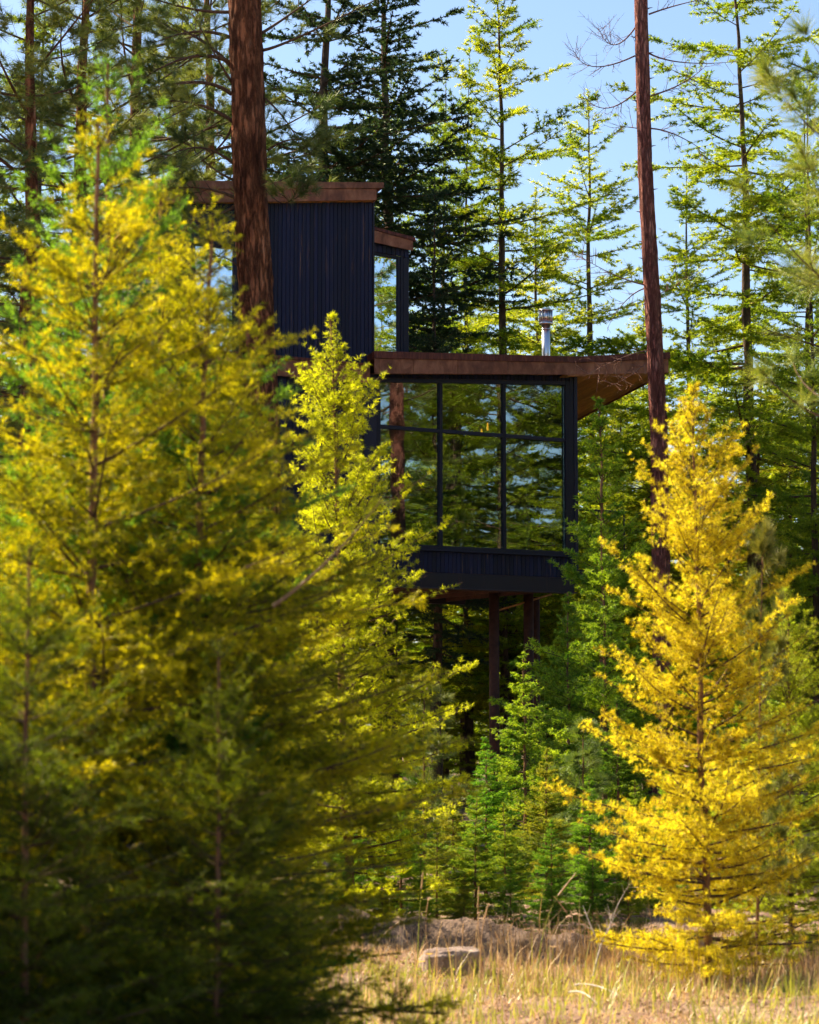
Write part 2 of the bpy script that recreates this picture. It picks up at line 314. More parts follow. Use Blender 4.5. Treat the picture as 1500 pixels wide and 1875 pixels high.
def conifer(name, seed, H, base, n1, Lmax, prof, elev, bend, trunk_r, fol, bark, style, sec=None, ter=None, nd=None, whorl=0.0, len_var=(0.55, 1.1), trunk_top=None, twig_mat=None, wob=0.02, sec_droop=0.0, sec_up=0.0, az_gap=0.0, extra_bare=0):
    """style: larch / fir / pine;  sec = (spacing, length factor, max), ter = the same or None;  nd = needle arguments"""
    rng = np.random.default_rng(seed)
    k = Kind()
    k.trunk, cen, rad = trunk_mesh(name + '_trunk', H, trunk_r, trunk_top or 0.006, bark, rng, wob=wob)
    u = np.sort(rng.random(n1))
    if whorl: 
        nw = max(4, int((H - base) / whorl)); u = (np.floor(u * nw) + 0.5 + rng.normal(size=n1) * 0.13) / nw; u = np.clip(u, 0.0, 0.995)
    z = base + (H - base) * u
    az = (np.arange(n1) * 2.39996 + rng.normal(size=n1) * 0.5)
    if az_gap: az = az + az_gap * np.sin(az)
    el = np.radians(np.interp(u, [0, 0.5, 1], elev) + rng.normal(size=n1) * 6)
    D = np.stack([np.cos(az) * np.cos(el), np.sin(az) * np.cos(el), np.sin(el)], -1)
    L = Lmax * np.array([prof(x) for x in u]) * rng.uniform(*len_var, n1) + 0.03 * H / 5
    B = np.zeros((n1, 3)); B[:, 2] = np.interp(u, [0, 0.5, 1], bend); B[:, :2] = rng.normal(size=(n1, 2)) * 0.10
    r0 = np.maximum(0.004, np.minimum(rad(z) * 0.45, 0.012 * L + 0.002))
    pr = Curves(cen(z), D, L, B, r0, r0 * 0.25, np.clip(rng.normal(0.5, 0.17, n1), 0.05, 0.95))
    lead = Curves(cen(np.array([H - 0.12 * H / 5 - 0.02])), [[0.02, 0.01, 1.]], [0.16 * H / 5], [[0, 0, 0]], [0.006], [0.003], [0.6])
    wood = [tubes(pr, 6, 5)]; leafy = [lead]
    i, t = pr.length_samples(sec[0], rng, 0.05, 0.97)
    sl = np.minimum(sec[2], pr.L[i] * (1 - t * 0.85) * sec[1]) * rng.uniform(0.5, 1.15, len(i)) + 0.02
    sc = sprout(pr, i, t, rng, length=sl, r=max(0.002, 0.0012 * H / 5), flat=0.75, up=sec_up, droop=sec_droop, bend_up=0.12)
    wood.append(tubes(sc, 3, 3)); leafy.append(sc)
    if ter:
        i, t = sc.length_samples(ter[0], rng, 0.15, 0.95)
        tl = np.minimum(ter[2], sc.L[i] * (1 - t * 0.8) * ter[1]) * rng.uniform(0.5, 1.15, len(i)) + 0.01
        tcv = sprout(sc, i, t, rng, length=tl, r=max(0.0015, 0.0009 * H / 5), flat=0.6, droop=sec_droop, bend_up=0.08)
        leafy.append(tcv)
        if H < 8: wood.append(tubes(tcv, 2, 3))
    Vs, As = [], []
    for cv, t0 in [(pr, 0.12)] + [(x, 0.06) for x in leafy]:
        if style == 'pine':
            if cv is pr: v, a = end_tufts(cv, nd['q'] * 2, nd['length'], nd['width'], rng, t0=0.9)
            else: v, a = end_tufts(cv, nd['q'], nd['length'], nd['width'], rng, t0=nd.get('t0', 0.55))
        else:
            v, a = needles(cv, nd['spacing'], nd['q'], nd['length'], nd['width'], rng, nd.get('spread', (35, 85)), t0=t0, up=nd.get('up', 0.0))
        Vs.append(v); As.append(a)
    V = np.concatenate(Vs); A = np.concatenate(As)
    k.crown = np_mesh(name + '_crown', V, np.arange(len(V)).reshape(-1, 3), fol, A)
    off = 0; WV, WF = [], []
    for v, f in wood: WV.append(v); WF.append(f + off); off += len(v)
    k.wood = np_mesh(name + '_branches', np.concatenate(WV), np.concatenate(WF), twig_mat or M['twig'], smooth=True)
    k.H = H; k.tris = len(V) // 3 + 2 * sum(len(f) for _, f in wood); k.V = V; k.A = A
    return k

TOTAL = [0]
def plant(kind, name, label, cat, loc, H, rz, tint=(1, 1, 1), group=None, wide=1.0, lean=(0, 0), fol=None):
    s = H / kind.H
    t = empty(name, loc, rz, (s * wide, s * wide, s)); t.rotation_euler = (lean[0], lean[1], rz)
    tag(t, label, cat, group)
    link('trunk', kind.trunk, t)
    c = link('crown', kind.crown, t); c.color = (*tint, 1)
    if fol is not None:
        c.material_slots[0].link = 'OBJECT'; c.material_slots[0].material = fol
    link('branches', kind.wood, c)
    return t

def put(kind, name, label, cat, px, top, Y, rz=0, gz=0.0, px_base=None, **kw):
    """stand a tree at depth Y so that its leader reaches the photograph's (px, top)"""
    tip = pix(px, top, Y); H = tip.z - gz
    xb = tip.x if px_base is None else pix(px_base, 1350, Y).x
    lean = math.atan2(tip.x - xb, H)
    # lean is applied in world space about Y, the spin about the trunk comes first
    t = plant(kind, name, label, cat, (xb, Y, gz), H, 0, **kw)
    t.rotation_mode = 'QUATERNION'
    from mathutils import Quaternion
    t.rotation_quaternion = Quaternion((0, 1, 0), lean) @ Quaternion((0, 0, 1), rz)
    return t

# ------------------------------------------------------------------ ground
def vnoise(x, y, seed, freq):
    """smooth value noise"""
    rng = np.random.default_rng(seed); T = rng.random((64, 64))
    x = x * freq; y = y * freq; xi = np.floor(x).astype(int); yi = np.floor(y).astype(int); fx = x - xi; fy = y - yi
    fx = fx * fx * (3 - 2 * fx); fy = fy * fy * (3 - 2 * fy)
    g = lambda a, b: T[a % 64, b % 64]
    return (g(xi, yi) * (1 - fx) + g(xi + 1, yi) * fx) * (1 - fy) + (g(xi, yi + 1) * (1 - fx) + g(xi + 1, yi + 1) * fx) * fy - 0.5

def gz(x, y):
    x = np.asarray(x, float); y = np.asarray(y, float)
    return 0.16 * vnoise(x, y, 1, 0.35) + 0.07 * vnoise(x, y, 2, 1.3) + 0.035 * vnoise(x, y, 3, 5.0)
gx = np.concatenate([[-900, -300, -120, -60, -35, -20, -14, -10, -8], np.arange(-6, 6.01, 0.1), [8, 10, 14, 20, 35, 60, 120, 300, 900]])
gy = np.concatenate([[-900, -200, -60, -20, -5, 2, 6], np.arange(8, 24.01, 0.1), np.arange(24.5, 40, 0.5), [42, 46, 50, 55, 60, 70, 80, 100, 130, 200, 400, 900]])
GX, GY = np.meshgrid(gx, gy, indexing='ij')
GV = np.stack([GX, GY, gz(GX, GY)], -1).reshape(-1, 3)
ni, nj = GX.shape; ii, jj = np.meshgrid(np.arange(ni - 1), np.arange(nj - 1), indexing='ij')
q0 = (ii * nj + jj).ravel(); GF = np.stack([q0, q0 + nj, q0 + nj + 1, q0 + 1], -1)
tag(link('ground', np_mesh('ground', GV, GF, M['ground'], smooth=True)), kind='structure')

# low bank of bare earth at the foot of the thicket
bn, bm_ = 70, 16
bu = np.linspace(0, 1, bn); bw = np.linspace(-1, 1, bm_)
U, Wd = np.meshgrid(bu, bw, indexing='ij')
bx = -0.9 + 2.5 * U; by = 18.9 - 1.0 * U + 0.45 * Wd + 0.15 * vnoise(bx, Wd, 8, 2)
bh = (0.26 * (1 - 0.45 * U)) * np.clip(1 - Wd ** 2, 0, 1) ** 0.6 * np.clip(np.minimum(U, 1 - U) * 8, 0, 1)
bz = gz(bx, by) - 0.04 + bh * (1 + 0.9 * vnoise(bx, by, 5, 4)) + 0.05 * vnoise(bx, by, 6, 12) * (bh > 0.02)
BV = np.stack([bx, by, bz], -1).reshape(-1, 3)
ii, jj = np.meshgrid(np.arange(bn - 1), np.arange(bm_ - 1), indexing='ij'); q0 = (ii * bm_ + jj).ravel()
tag(link('earth_bank', np_mesh('earth_bank', BV, np.stack([q0, q0 + bm_, q0 + bm_ + 1, q0 + 1], -1), M['earth'], smooth=True)), kind='structure')

# ------------------------------------------------------------------ house on stilts
HO = (-0.63, 46.0); HA = math.radians(30)
hu = (math.cos(HA), math.sin(HA)); hw = (-math.sin(HA), math.cos(HA))
def hp(px, py, v=0.0):
    """house-local (t, z) where the pixel's ray meets the vertical plane v behind the window wall"""
    a = pix(px, py, 1.0); dx, dy, dz = a.x, 1.0, a.z - CAM_Z
    # k*(dx,dy) = HO + t*hu + v*hw
    ox, oy = HO[0] + v * hw[0], HO[1] + v * hw[1]
    det = dx * (-hu[1]) - dy * (-hu[0])
    k = (ox * (-hu[1]) - oy * (-hu[0])) / det
    t = (k * dx - ox) * hu[0] + (k * dy - oy) * hu[1]
    return t, CAM_Z + k * dz

house = empty('stilt_house', (HO[0], HO[1], 0), HA)
tag(house, 'dark boarded house on steel stilts with rusty steel roof edges and large gridded window', 'house')

HEX = [(0, 3, 2, 1), (4, 5, 6, 7), (0, 1, 5, 4), (1, 2, 6, 5), (2, 3, 7, 6), (3, 0, 4, 7)]
def hexa(name, parent, mat, x0, x1, y0, y1, z0, z1, z0b=None, z1b=None, dzy=0.0, bev=0.004):
    """box in house space; z0b/z1b are the bottom/top at x1, dzy the rise per metre towards the back"""
    z0b = z0 if z0b is None else z0b; z1b = z1 if z1b is None else z1b
    d = dzy * (y1 - y0)
    V = [(x0, y0, z0), (x1, y0, z0b), (x1, y1, z0b + d), (x0, y1, z0 + d), (x0, y0, z1), (x1, y0, z1b), (x1, y1, z1b + d), (x0, y1, z1 + d)]
    o = link(name, mesh(name, V, HEX, mat), parent)
    if bev:
        b = o.modifiers.new('bevel', 'BEVEL'); b.width = bev; b.segments = 1; b.limit_method = 'NONE'
    return o

def part(name, parent=None): 
    o = link(name, None, parent or house); o.empty_display_size = 0.1; return o

rs = np.random.default_rng(77)
def lerp(p, q, x): return p[1] + (q[1] - p[1]) * (x - p[0]) / (q[0] - p[0])

def boards(parent, x0, x1, v, zb, zt, w=0.085, th=0.02):
    """upright boards between x0 and x1; zb, zt are functions of t; every board its own object"""
    n = max(1, round((x1 - x0) / w)); w = (x1 - x0) / n
    for k in range(n):
        a = x0 + k * w + 0.004; b = x0 + (k + 1) * w - 0.004
        j = rs.normal() * 0.0015
        hexa('board', parent, M['board'], a, b, v - th + j, v, zb(a), zt(a), zb(b), zt(b), bev=0.003)

# -- levels read off the window wall
T_R = hp(1055, 690)[0]
win_top = [hp(695, 697), hp(1035, 703)]
sill = hp(735, 997); mid = hp(810, 789)
zsill, zmid = sill[1], mid[1]
zt_win = lambda t: lerp(win_top[0], win_top[1], t)
fas_b = [hp(688, 684, -0.28), hp(1055, 686, -0.28), hp(1225, 682, -0.28)]
fas_t = [hp(684, 643, -0.28), hp(1055, 653, -0.28), hp(1225, 645, -0.28)]
fas_m = [hp(684, 656, -0.28), hp(1055, 664, -0.28), hp(1225, 657, -0.28)]
def poly(P):
    return lambda t: lerp(P[0], P[1], t) if t < P[1][0] else lerp(P[1], P[2], t)
fb, ft, fm = poly(fas_b), poly(fas_t), poly(fas_m)
T_END = fas_t[2][0]; T_BEG = fas_t[0][0]; T_K = fas_t[1][0]
SL = -0.185                                   # the roof falls towards the back
DEP = 4.4

# -- floor, walls, ceiling of the lower storey
zfl = zsill - 0.05; zbeam_t = hp(750, 1047)[1]; zbeam_b = hp(750, 1076)[1]
fl = hexa('floor', house, M['wood_floor'], -4.6, T_R, 0.06, DEP, zbeam_t, zfl - 0.25, bev=0)
zf = zfl - 0.25
for k in range(24):
    x = -0.1 + k * 0.2
    hexa('floor_plank', fl, M['wood_floor'], x + 0.003, x + 0.197, 0.14, DEP - 0.15, zf + 0.002, zf + 0.022, bev=0)
bw_ = part('back_wall')
zc = lambda t, v: fb(t) + SL * v - 0.02
# back wall with three tall openings glazed
B_OP = [(0.15, 1.15), (1.5, 2.7), (3.05, T_R - 0.16)]
xs = [-4.6, 0.15, 1.15, 1.5, 2.7, 3.05, T_R - 0.16, T_R - 0.02]
for a, b in ((xs[0], xs[1]), (xs[2], xs[3]), (xs[4], xs[5]), (xs[6], xs[7])):
    hexa('wall_section', bw_, M['interior'], a, b, DEP - 0.12, DEP, zf, zc(a, DEP), None, zc(b, DEP), bev=0)
for a, b in B_OP:
    zt = zf + 2.55
    hexa('wall_section', bw_, M['interior'], a, b, DEP - 0.12, DEP, zt, zc(a, DEP), None, zc(b, DEP), bev=0)
    w = part('back_window')
    hexa('pane', w, M['glass_back'], a + 0.04, b - 0.04, DEP - 0.07, DEP - 0.06, zf + 0.04, zt - 0.04, bev=0)
    hexa('frame_rail', w, M['black'], a, b, DEP - 0.13, DEP + 0.01, zf + 1.55, zf + 1.68, bev=0)
    hexa('frame_stile', w, M['black'], a, a + 0.06, DEP - 0.13, DEP + 0.012, zf, zt, bev=0)
    hexa('frame_stile', w, M['black'], b - 0.06, b, DEP - 0.13, DEP + 0.012, zf, zt, bev=0)
sw = part('side_wall')
hexa('wall_section', sw, M['interior'], T_R - 0.14, T_R - 0.02, 1.7, 2.5, zf, zc(T_R, 1.7), bev=0)
hexa('wall_section', sw, M['interior'], T_R - 0.14, T_R - 0.02, 2.502, DEP - 0.125, zf + 2.55, zc(T_R, 2.5), bev=0)
for y0, y1, z0, z1 in ((0.1, 0.3, zbeam_t, zc(T_R, 0.1)), (1.7, 2.5, zbeam_t, zc(T_R, 1.7)), (0.302, 1.698, zf + 2.55, zc(T_R, 0.3)), (2.502, DEP, zf + 2.55, zc(T_R, 2.5)), (0.302, 1.698, zbeam_t, zf), (2.502, DEP, zbeam_t, zf)):
    hexa('cladding', sw, M['board'], T_R - 0.018, T_R + 0.005, y0, y1, z0, z1, bev=0)
sdw = part('side_window')
for y0, y1 in ((0.31, 1.69), (2.51, DEP - 0.13)):
    hexa('pane', sdw, M['glass_back'], T_R - 0.07, T_R - 0.062, y0, y1, zf + 0.03, zf + 2.52, bev=0)
    hexa('frame_rail', sdw, M['black'], T_R - 0.12, T_R - 0.022, y0, y1, zf + 1.55, zf + 1.68, bev=0)
    hexa('frame_stile', sdw, M['black'], T_R - 0.13, T_R - 0.02, y0 - 0.005, y0 + 0.07, zf, zf + 2.545, bev=0)
hexa('wall_section', sw, M['interior'], -0.32, -0.2, 0.06, DEP - 0.125, zf, zc(0, 0), bev=0)

# -- window wall
win = part('great_window')
fw = 0.075
mx = [hp(808, 740)[0], hp(924, 740)[0]]; xL = hp(696, 700)[0]; xR = hp(1036, 740)[0]
edges = [xL, mx[0], mx[1], xR]
for k in range(3):
    a, b = edges[k] + 0.012, edges[k + 1] - 0.012
    tilt = rs.normal() * 0.004
    for (z0, z1) in ((zsill + 0.01, lambda t: zmid - 0.012), (zmid + 0.012, lambda t: zt_win(t) - 0.012)):
        hexa('pane', win, M['glass'], a, b, 0.05 + tilt, 0.058 + tilt, z0, z1(a), None, z1(b), bev=0)
for x in mx: hexa('mullion', win, M['frame'], x - 0.035, x + 0.035, 0.0, 0.11, zsill, zt_win(x) - 0.003)
hexa('jamb', win, M['frame'], xL - 0.08, xL + 0.01, -0.012, 0.12, zsill - 0.07, zt_win(xL) + 0.06)
hexa('jamb', win, M['frame'], xR - 0.01, xR + 0.09, -0.012, 0.12, zsill - 0.07, zt_win(xR) + 0.06)
for k in range(3):
    a, b = edges[k] + (0.036 if k else 0.011), edges[k + 1] - (0.036 if k < 2 else 0.011)
    hexa('transom', win, M['frame'], a, b, 0.004, 0.105, zmid - 0.035, zmid + 0.035)
hexa('head_rail', win, M['frame'], xL + 0.011, xR - 0.011, -0.008, 0.115, zt_win(xL) - 0.02, zt_win(xL) + 0.055, zt_win(xR) - 0.02, zt_win(xR) + 0.055)
hexa('sill', win, M['frame'], xL - 0.08, xR + 0.09, -0.045, 0.12, zsill - 0.10, zsill - 0.072, bev=0.006)
hexa('bottom_rail', win, M['frame'], xL + 0.011, xR - 0.011, -0.006, 0.115, zsill - 0.071, zsill + 0.012)
band = part('wall_band')
boards(band, -0.25, T_R, 0.06, lambda t: zbeam_t + 0.01, lambda t: zsill - 0.102, 0.095)
head = part('wall_header')
boards(head, -0.25, T_R - 0.16, 0.04, lambda t: zt_win(t) + 0.062, lambda t: fb(t) + 0.03, 0.095)
cp = part('corner_post')
hexa('corner_board', cp, M['frame'], xR + 0.093, xR + 0.19, -0.005, 0.05, zbeam_t + 0.01, fb(T_R) + 0.02)
hexa('corner_board', cp, M['frame'], xR + 0.195, T_R + 0.02, -0.02, 0.09, zbeam_t + 0.01, fb(T_R) + 0.02)
hexa('corner_board', cp, M['frame'], -0.30, xL - 0.085, -0.02, 0.05, zbeam_t + 0.01, fb(0) + 0.02)

# -- rusty roof edge, roof sheets, cedar soffit
roof = part('roof')
seams = [T_BEG + 0.02, T_BEG + 0.13] + [hp(x, 670, -0.28)[0] for x in (757, 838, 930, 1056, 1130)] + [T_END - 0.01]
for a, b in zip(seams[:-1], seams[1:]):
    j = rs.normal() * 0.003
    hexa('fascia_panel', roof, M['rust'], a + 0.003, b - 0.003, -0.28 + j, -0.26, fb(a), fm(a) - 0.002, fb(b), fm(b) - 0.002, bev=0.002)
caps = [T_BEG, hp(912, 650, -0.3)[0], T_K, T_END + 0.02]
for a, b in zip(caps[:-1], caps[1:]):
    hexa('fascia_cap', roof, M['rust_dark'], a + 0.002, b - 0.002, -0.31, -0.255, fm(a), ft(a), fm(b), ft(b), bev=0.003)
for a, b in ((T_BEG, T_K), (T_K, T_END)):
    hexa('roof_sheet', roof, M['rust_dark'], a, b - 0.004, -0.25, DEP + 0.5, fm(a) - 0.01, ft(a) - 0.01, fm(b) - 0.01, ft(b) - 0.01, dzy=SL, bev=0)
def edge_panel(y0, y1, mat, zb, zt, x0, x1, name):
    V = [(x0, y0, zb + SL * (y0 + .28)), (x1, y0, zb + SL * (y0 + .28)), (x1, y1, zb + SL * (y1 + .28)), (x0, y1, zb + SL * (y1 + .28)),
         (x0, y0, zt + SL * (y0 + .28)), (x1, y0, zt + SL * (y0 + .28)), (x1, y1, zt + SL * (y1 + .28)), (x0, y1, zt + SL * (y1 + .28))]
    link(name, mesh(name, V, HEX, mat), roof)
ys = np.linspace(-0.25, DEP + 0.5, 5)
for a, b in zip(ys[:-1], ys[1:]):
    edge_panel(a + .003, b - .003, M['rust'], fb(T_END), fm(T_END) - 0.002, T_END - 0.03, T_END - 0.01, 'fascia_panel')
    edge_panel(a + .003, b - .003, M['rust_dark'], fm(T_END), ft(T_END), T_END - 0.035, T_END + 0.02, 'fascia_cap')
npl = 20; x0 = T_K - 0.2; wpl = (T_END - 0.035 - x0) / npl
for k in range(npl):
    a = x0 + k * wpl + 0.003; b = a + wpl - 0.006
    hexa('soffit_plank', roof, M['cedar'], a, b, -0.255, DEP + 0.45, fb(a) + 0.03, fb(a) + 0.05, fb(b) + 0.03, fb(b) + 0.05, dzy=SL, bev=0)
for k in range(24):
    a = -0.3 + k * (x0 + 0.3) / 24 + 0.002; b = a + (x0 + 0.3) / 24 - 0.004
    hexa('ceiling_plank', roof, M['cedar'], a, b, 0.10, DEP + 0.4, fb(a) + 0.03, fb(a) + 0.05, fb(b) + 0.03, fb(b) + 0.05, dzy=SL, bev=0)

# -- steel edge beam, joists and stilts
hexa('edge_beam', house, M['steel_dark'], -4.6, T_R - 0.1, -0.04, 0.04, zbeam_b + 0.02, zbeam_t, bev=0.006)
hexa('beam_flange', house, M['steel_dark'], -4.6, T_R - 0.1, -0.14, 0.14, zbeam_b - 0.005, zbeam_b + 0.017, bev=0.004)
hexa('back_beam', house, M['steel_dark'], -4.6, T_R - 0.1, DEP - 0.2, DEP - 0.05, zbeam_b - 0.02, zbeam_t - 0.003, bev=0.006)
for k in range(12):
    x = -4.2 + k * 0.75
    hexa('joist', house, M['post'], x, x + 0.08, 0.15, DEP - 0.21, zbeam_b + 0.03, zbeam_t - 0.004, bev=0)
hexa('underfloor_panel', house, M['steel_dark'], -4.6, T_R - 0.1, 0.146, DEP - 0.205, zbeam_b + 0.14, zbeam_t - 0.006, bev=0)

def cyl(name, parent, mat, c, r, z0, z1, n=20, r2=None):
    r2 = r if r2 is None else r2
    V = [(c[0] + r * math.cos(2 * PI * k / n), c[1] + r * math.sin(2 * PI * k / n), z0) for k in range(n)] + \
        [(c[0] + r2 * math.cos(2 * PI * k / n), c[1] + r2 * math.sin(2 * PI * k / n), z1) for k in range(n)]
    Fc = [(k, (k + 1) % n, n + (k + 1) % n, n + k) for k in range(n)]
    m = mesh(name, V, Fc + [tuple(range(n))[::-1], tuple(range(n, 2 * n))], mat)
    m.polygons.foreach_set('use_smooth', [len(p.vertices) == 4 for p in m.polygons])
    return link(name, m, parent)

def rod(name, parent, mat, p, q, r, n=8):
    p, q = Vector(p), Vector(q); d = q - p; o = cyl(name, parent, mat, (0, 0), r, 0, d.length, n)
    o.location = p; o.rotation_mode = 'QUATERNION'; o.rotation_quaternion = d.to_track_quat('Z', 'Y'); return o

for (px, v) in ((905, 1.2), (968, 1.2), (640, 1.2), (560, 3.4), (980, 3.4)):
    t, _ = hp(px, 1150, v)
    p = cyl('stilt', house, M['post'], (t, v), 0.105, -0.2, zbeam_b + 0.14)
    cyl('base_plate', p, M['post'], (t, v), 0.17, -0.05, 0.06)
    cyl('cap_plate', p, M['post'], (t, v), 0.14, zbeam_b + 0.10, zbeam_b + 0.138)
t0 = hp(905, 1120, 1.2)[0]; t1 = hp(1010, 1090, 1.2)[0]
rod('brace', house, M['cedar'], (t0, 1.2, hp(905, 1120, 1.2)[1]), (t1, 1.2, hp(1010, 1088, 1.2)[1]), 0.02)

# -- balcony on the far right with a thin rail
bal = part('balcony')
hexa('deck', bal, M['steel_dark'], T_R + 0.01, T_R + 1.6, 0.5, 3.4, zf - 0.16, zf, bev=0.004)
ZR = hp(1060, 933, 0.55)[1]
rod('hand_rail', bal, M['black'], (T_R, 0.55, ZR), (T_R + 1.6, 0.55, ZR), 0.022)
for k in range(3):
    rod('baluster', bal, M['black'], (T_R + 0.25 + k * 0.65, 0.55, zf - 0.1), (T_R + 0.25 + k * 0.65, 0.55, ZR), 0.016)
for k in range(7):
    rod('wire', bal, M['black'], (T_R, 0.55, zf + 0.1 + k * 0.115), (T_R + 1.6, 0.55, zf + 0.1 + k * 0.115), 0.004, 5)

# -- tower: boarded front, upper roof
tw = part('tower_wall')
tt = [hp(490, 368), hp(684, 367)]; ztw = lambda t: lerp(tt[0], tt[1], t)
zt_b = lambda t: hp(600, 672)[1]
XL2 = hp(352, 460)[0]; XW = hp(434, 460)[0]; XT0 = hp(296, 460)[0]; XTR = hp(681, 500)[0]
boards(tw, XW, XTR, 0.0, lambda t: ft(0) - 0.25, ztw)
boards(tw, XT0, XL2, 0.0, lambda t: ft(0) - 0.25, ztw)
zwt = hp(400, 452)[1]
boards(tw, XL2, XW, 0.0, lambda t: zwt + 0.05, ztw)
hexa('corner_board', tw, M['frame'], XTR + 0.003, XTR + 0.045, -0.03, 0.06, ft(0) - 0.1, ztw(XTR), bev=0.003)
hexa('backing', tw, M['black'], XW + 0.01, XTR, 0.003, 0.06, ft(0) - 0.25, ztw(XW) - 0.01, None, ztw(XTR) - 0.01, bev=0)
hexa('backing', tw, M['black'], XL2, XW + 0.01, 0.003, 0.06, zwt + 0.05, ztw(XL2) - 0.01, None, ztw(XW) - 0.01, bev=0)
hexa('backing', tw, M['black'], XT0, XL2, 0.003, 0.06, ft(0) - 0.25, ztw(XT0) - 0.01, None, ztw(XL2) - 0.01, bev=0)
hexa('side_panel', tw, M['board'], XTR - 0.03, XTR - 0.002, 0.065, 2.8, ft(0) - 0.25, ztw(XTR) - 0.02, bev=0)
hexa('side_panel', tw, M['board'], XT0 + 0.002, XT0 + 0.03, 0.065, 2.8, ft(0) - 0.25, ztw(XT0) - 0.02, bev=0)
hexa('rear_panel', tw, M['interior'], XT0 + 0.03, XTR - 0.03, 2.7, 2.8, ft(0) - 0.25, ztw(XT0) - 0.02, bev=0)
lw = part('tower_window')
zlb = ft(0) - 0.25
hexa('pane', lw, M['glass_up'], XL2 + 0.03, XW - 0.03, 0.035, 0.043, zlb, zwt, bev=0)
hexa('frame_rail', lw, M['frame'], XL2, XW, -0.01, 0.08, zwt - 0.01, zwt + 0.05)
hexa('frame_stile', lw, M['frame'], XL2, XL2 + 0.06, -0.008, 0.08, zlb, zwt - 0.012)
hexa('frame_stile', lw, M['frame'], XW - 0.06, XW, -0.008, 0.08, zlb, zwt - 0.012)
tr = part('tower_roof')
a0 = hp(490, 369, -0.2); a1 = hp(690, 366, -0.2); b0 = hp(490, 346, -0.2); b1 = hp(690, 345, -0.2); c0 = hp(490, 332, -0.22); c1 = hp(703, 334, -0.22)
fbt = lambda t: lerp(a0, a1, t); fmt = lambda t: lerp(b0, b1, t); ftt = lambda t: lerp(c0, c1, t)
ss = [XT0 - 0.2, -3.2, a0[0] + 0.1, a1[0]]
for a, b in zip(ss[:-1], ss[1:]):
    hexa('fascia_panel', tr, M['rust'], a + .003, b - .003, -0.2, -0.18, fbt(a), fmt(a), fbt(b), fmt(b), bev=0.002)
ss[-1] = c1[0]
for a, b in zip(ss[:-1], ss[1:]):
    hexa('fascia_cap', tr, M['rust'], a + .002, b - .002, -0.23, -0.17, fmt(a) + .003, ftt(a), fmt(b) + .003, ftt(b), bev=0.003)
hexa('roof_sheet', tr, M['rust_dark'], XT0 - 0.2, c1[0] - 0.005, -0.168, 3.2, fmt(XT0 - .2), ftt(XT0 - .2) - .01, fmt(c1[0]), ftt(c1[0]) - .01, dzy=SL, bev=0)
hexa('soffit', tr, M['cedar'], XT0 - 0.19, a1[0] - 0.01, -0.178, 3.1, fbt(XT0) + 0.02, fbt(XT0) + 0.05, fbt(a1[0]) + .02, fbt(a1[0]) + .05, dzy=SL, bev=0)
hexa('fascia_end', tr, M['rust'], a1[0] - 0.02, a1[0] - 0.001, -0.177, 3.1, fbt(a1[0]), fmt(a1[0]), dzy=SL, bev=0)
# -- stepped-back bay with the tall sky-reflecting window
V2 = 0.9
bay = part('bay')
p0 = hp(683, 418, V2); p1 = hp(755, 437, V2); q0_ = hp(683, 446, V2); q1_ = hp(751, 461, V2); m0 = hp(683, 424, V2); m1 = hp(752, 443, V2)
ft2 = lambda t: lerp(p0, p1, t); fb2 = lambda t: lerp(q0_, q1_, t); fm2 = lambda t: lerp(m0, m1, t)
xa = XTR - 0.3; xe = q1_[0]
hexa('fascia_panel', bay, M['rust'], xa, xe, V2 - 0.12, V2 - 0.10, fb2(xa), fm2(xa), fb2(xe), fm2(xe), bev=0.002)
hexa('fascia_cap', bay, M['rust_dark'], xa, p1[0], V2 - 0.14, V2 - 0.09, fm2(xa) + .003, ft2(xa), fm2(p1[0]) + .003, ft2(p1[0]), bev=0.003)
hexa('roof_sheet', bay, M['rust_dark'], xa, p1[0] - .004, V2 - 0.088, V2 + 2, fm2(xa), ft2(xa) - .01, fm2(p1[0]), ft2(p1[0]) - .01, dzy=SL, bev=0)
xw0 = hp(684, 500, V2)[0]; xw1 = hp(728, 500, V2)[0]; xw2 = hp(748, 500, V2)[0]
zb2 = ft(0.3) - 0.3
g0 = hp(684, 466, V2); g1 = hp(728, 474, V2); zg = lambda t: lerp(g0, g1, t)
boards(bay, xa, xw2, V2, lambda t: zg(t) + 0.06, lambda t: fb2(t) + 0.02, 0.1)
hexa('corner_board', bay, M['frame'], xw1 + 0.125, xw2, V2 - 0.02, V2 + 0.1, zb2, zg(xw2) + 0.055)
hexa('side_panel', bay, M['board'], xw2 - 0.03, xw2 - .003, V2 + 0.102, V2 + 2, zb2, fb2(xw2) - .35, bev=0)
hexa('interior_panel', bay, M['interior'], xa, xw2 - .04, V2 + 1.5, V2 + 1.55, zb2, fb2(xw2) - .4, bev=0)
bwn = part('bay_window')
hexa('pane', bwn, M['glass_up'], xa, xw1 + 0.01, V2 + 0.03, V2 + 0.038, zb2, zg(xa), None, zg(xw1), bev=0)
hexa('frame_stile', bwn, M['frame'], xw1, xw1 + 0.06, V2 - 0.005, V2 + 0.07, zb2, zg(xw1) + 0.05)
hexa('frame_stile', bwn, M['frame'], xw1 + 0.063, xw1 + 0.122, V2 - 0.015, V2 + 0.07, zb2, zg(xw1) + 0.05)
hexa('frame_rail', bwn, M['frame'], xa, xw1 - 0.002, V2 - 0.008, V2 + 0.07, zg(xa), zg(xa) + 0.055, zg(xw1), zg(xw1) + 0.055)
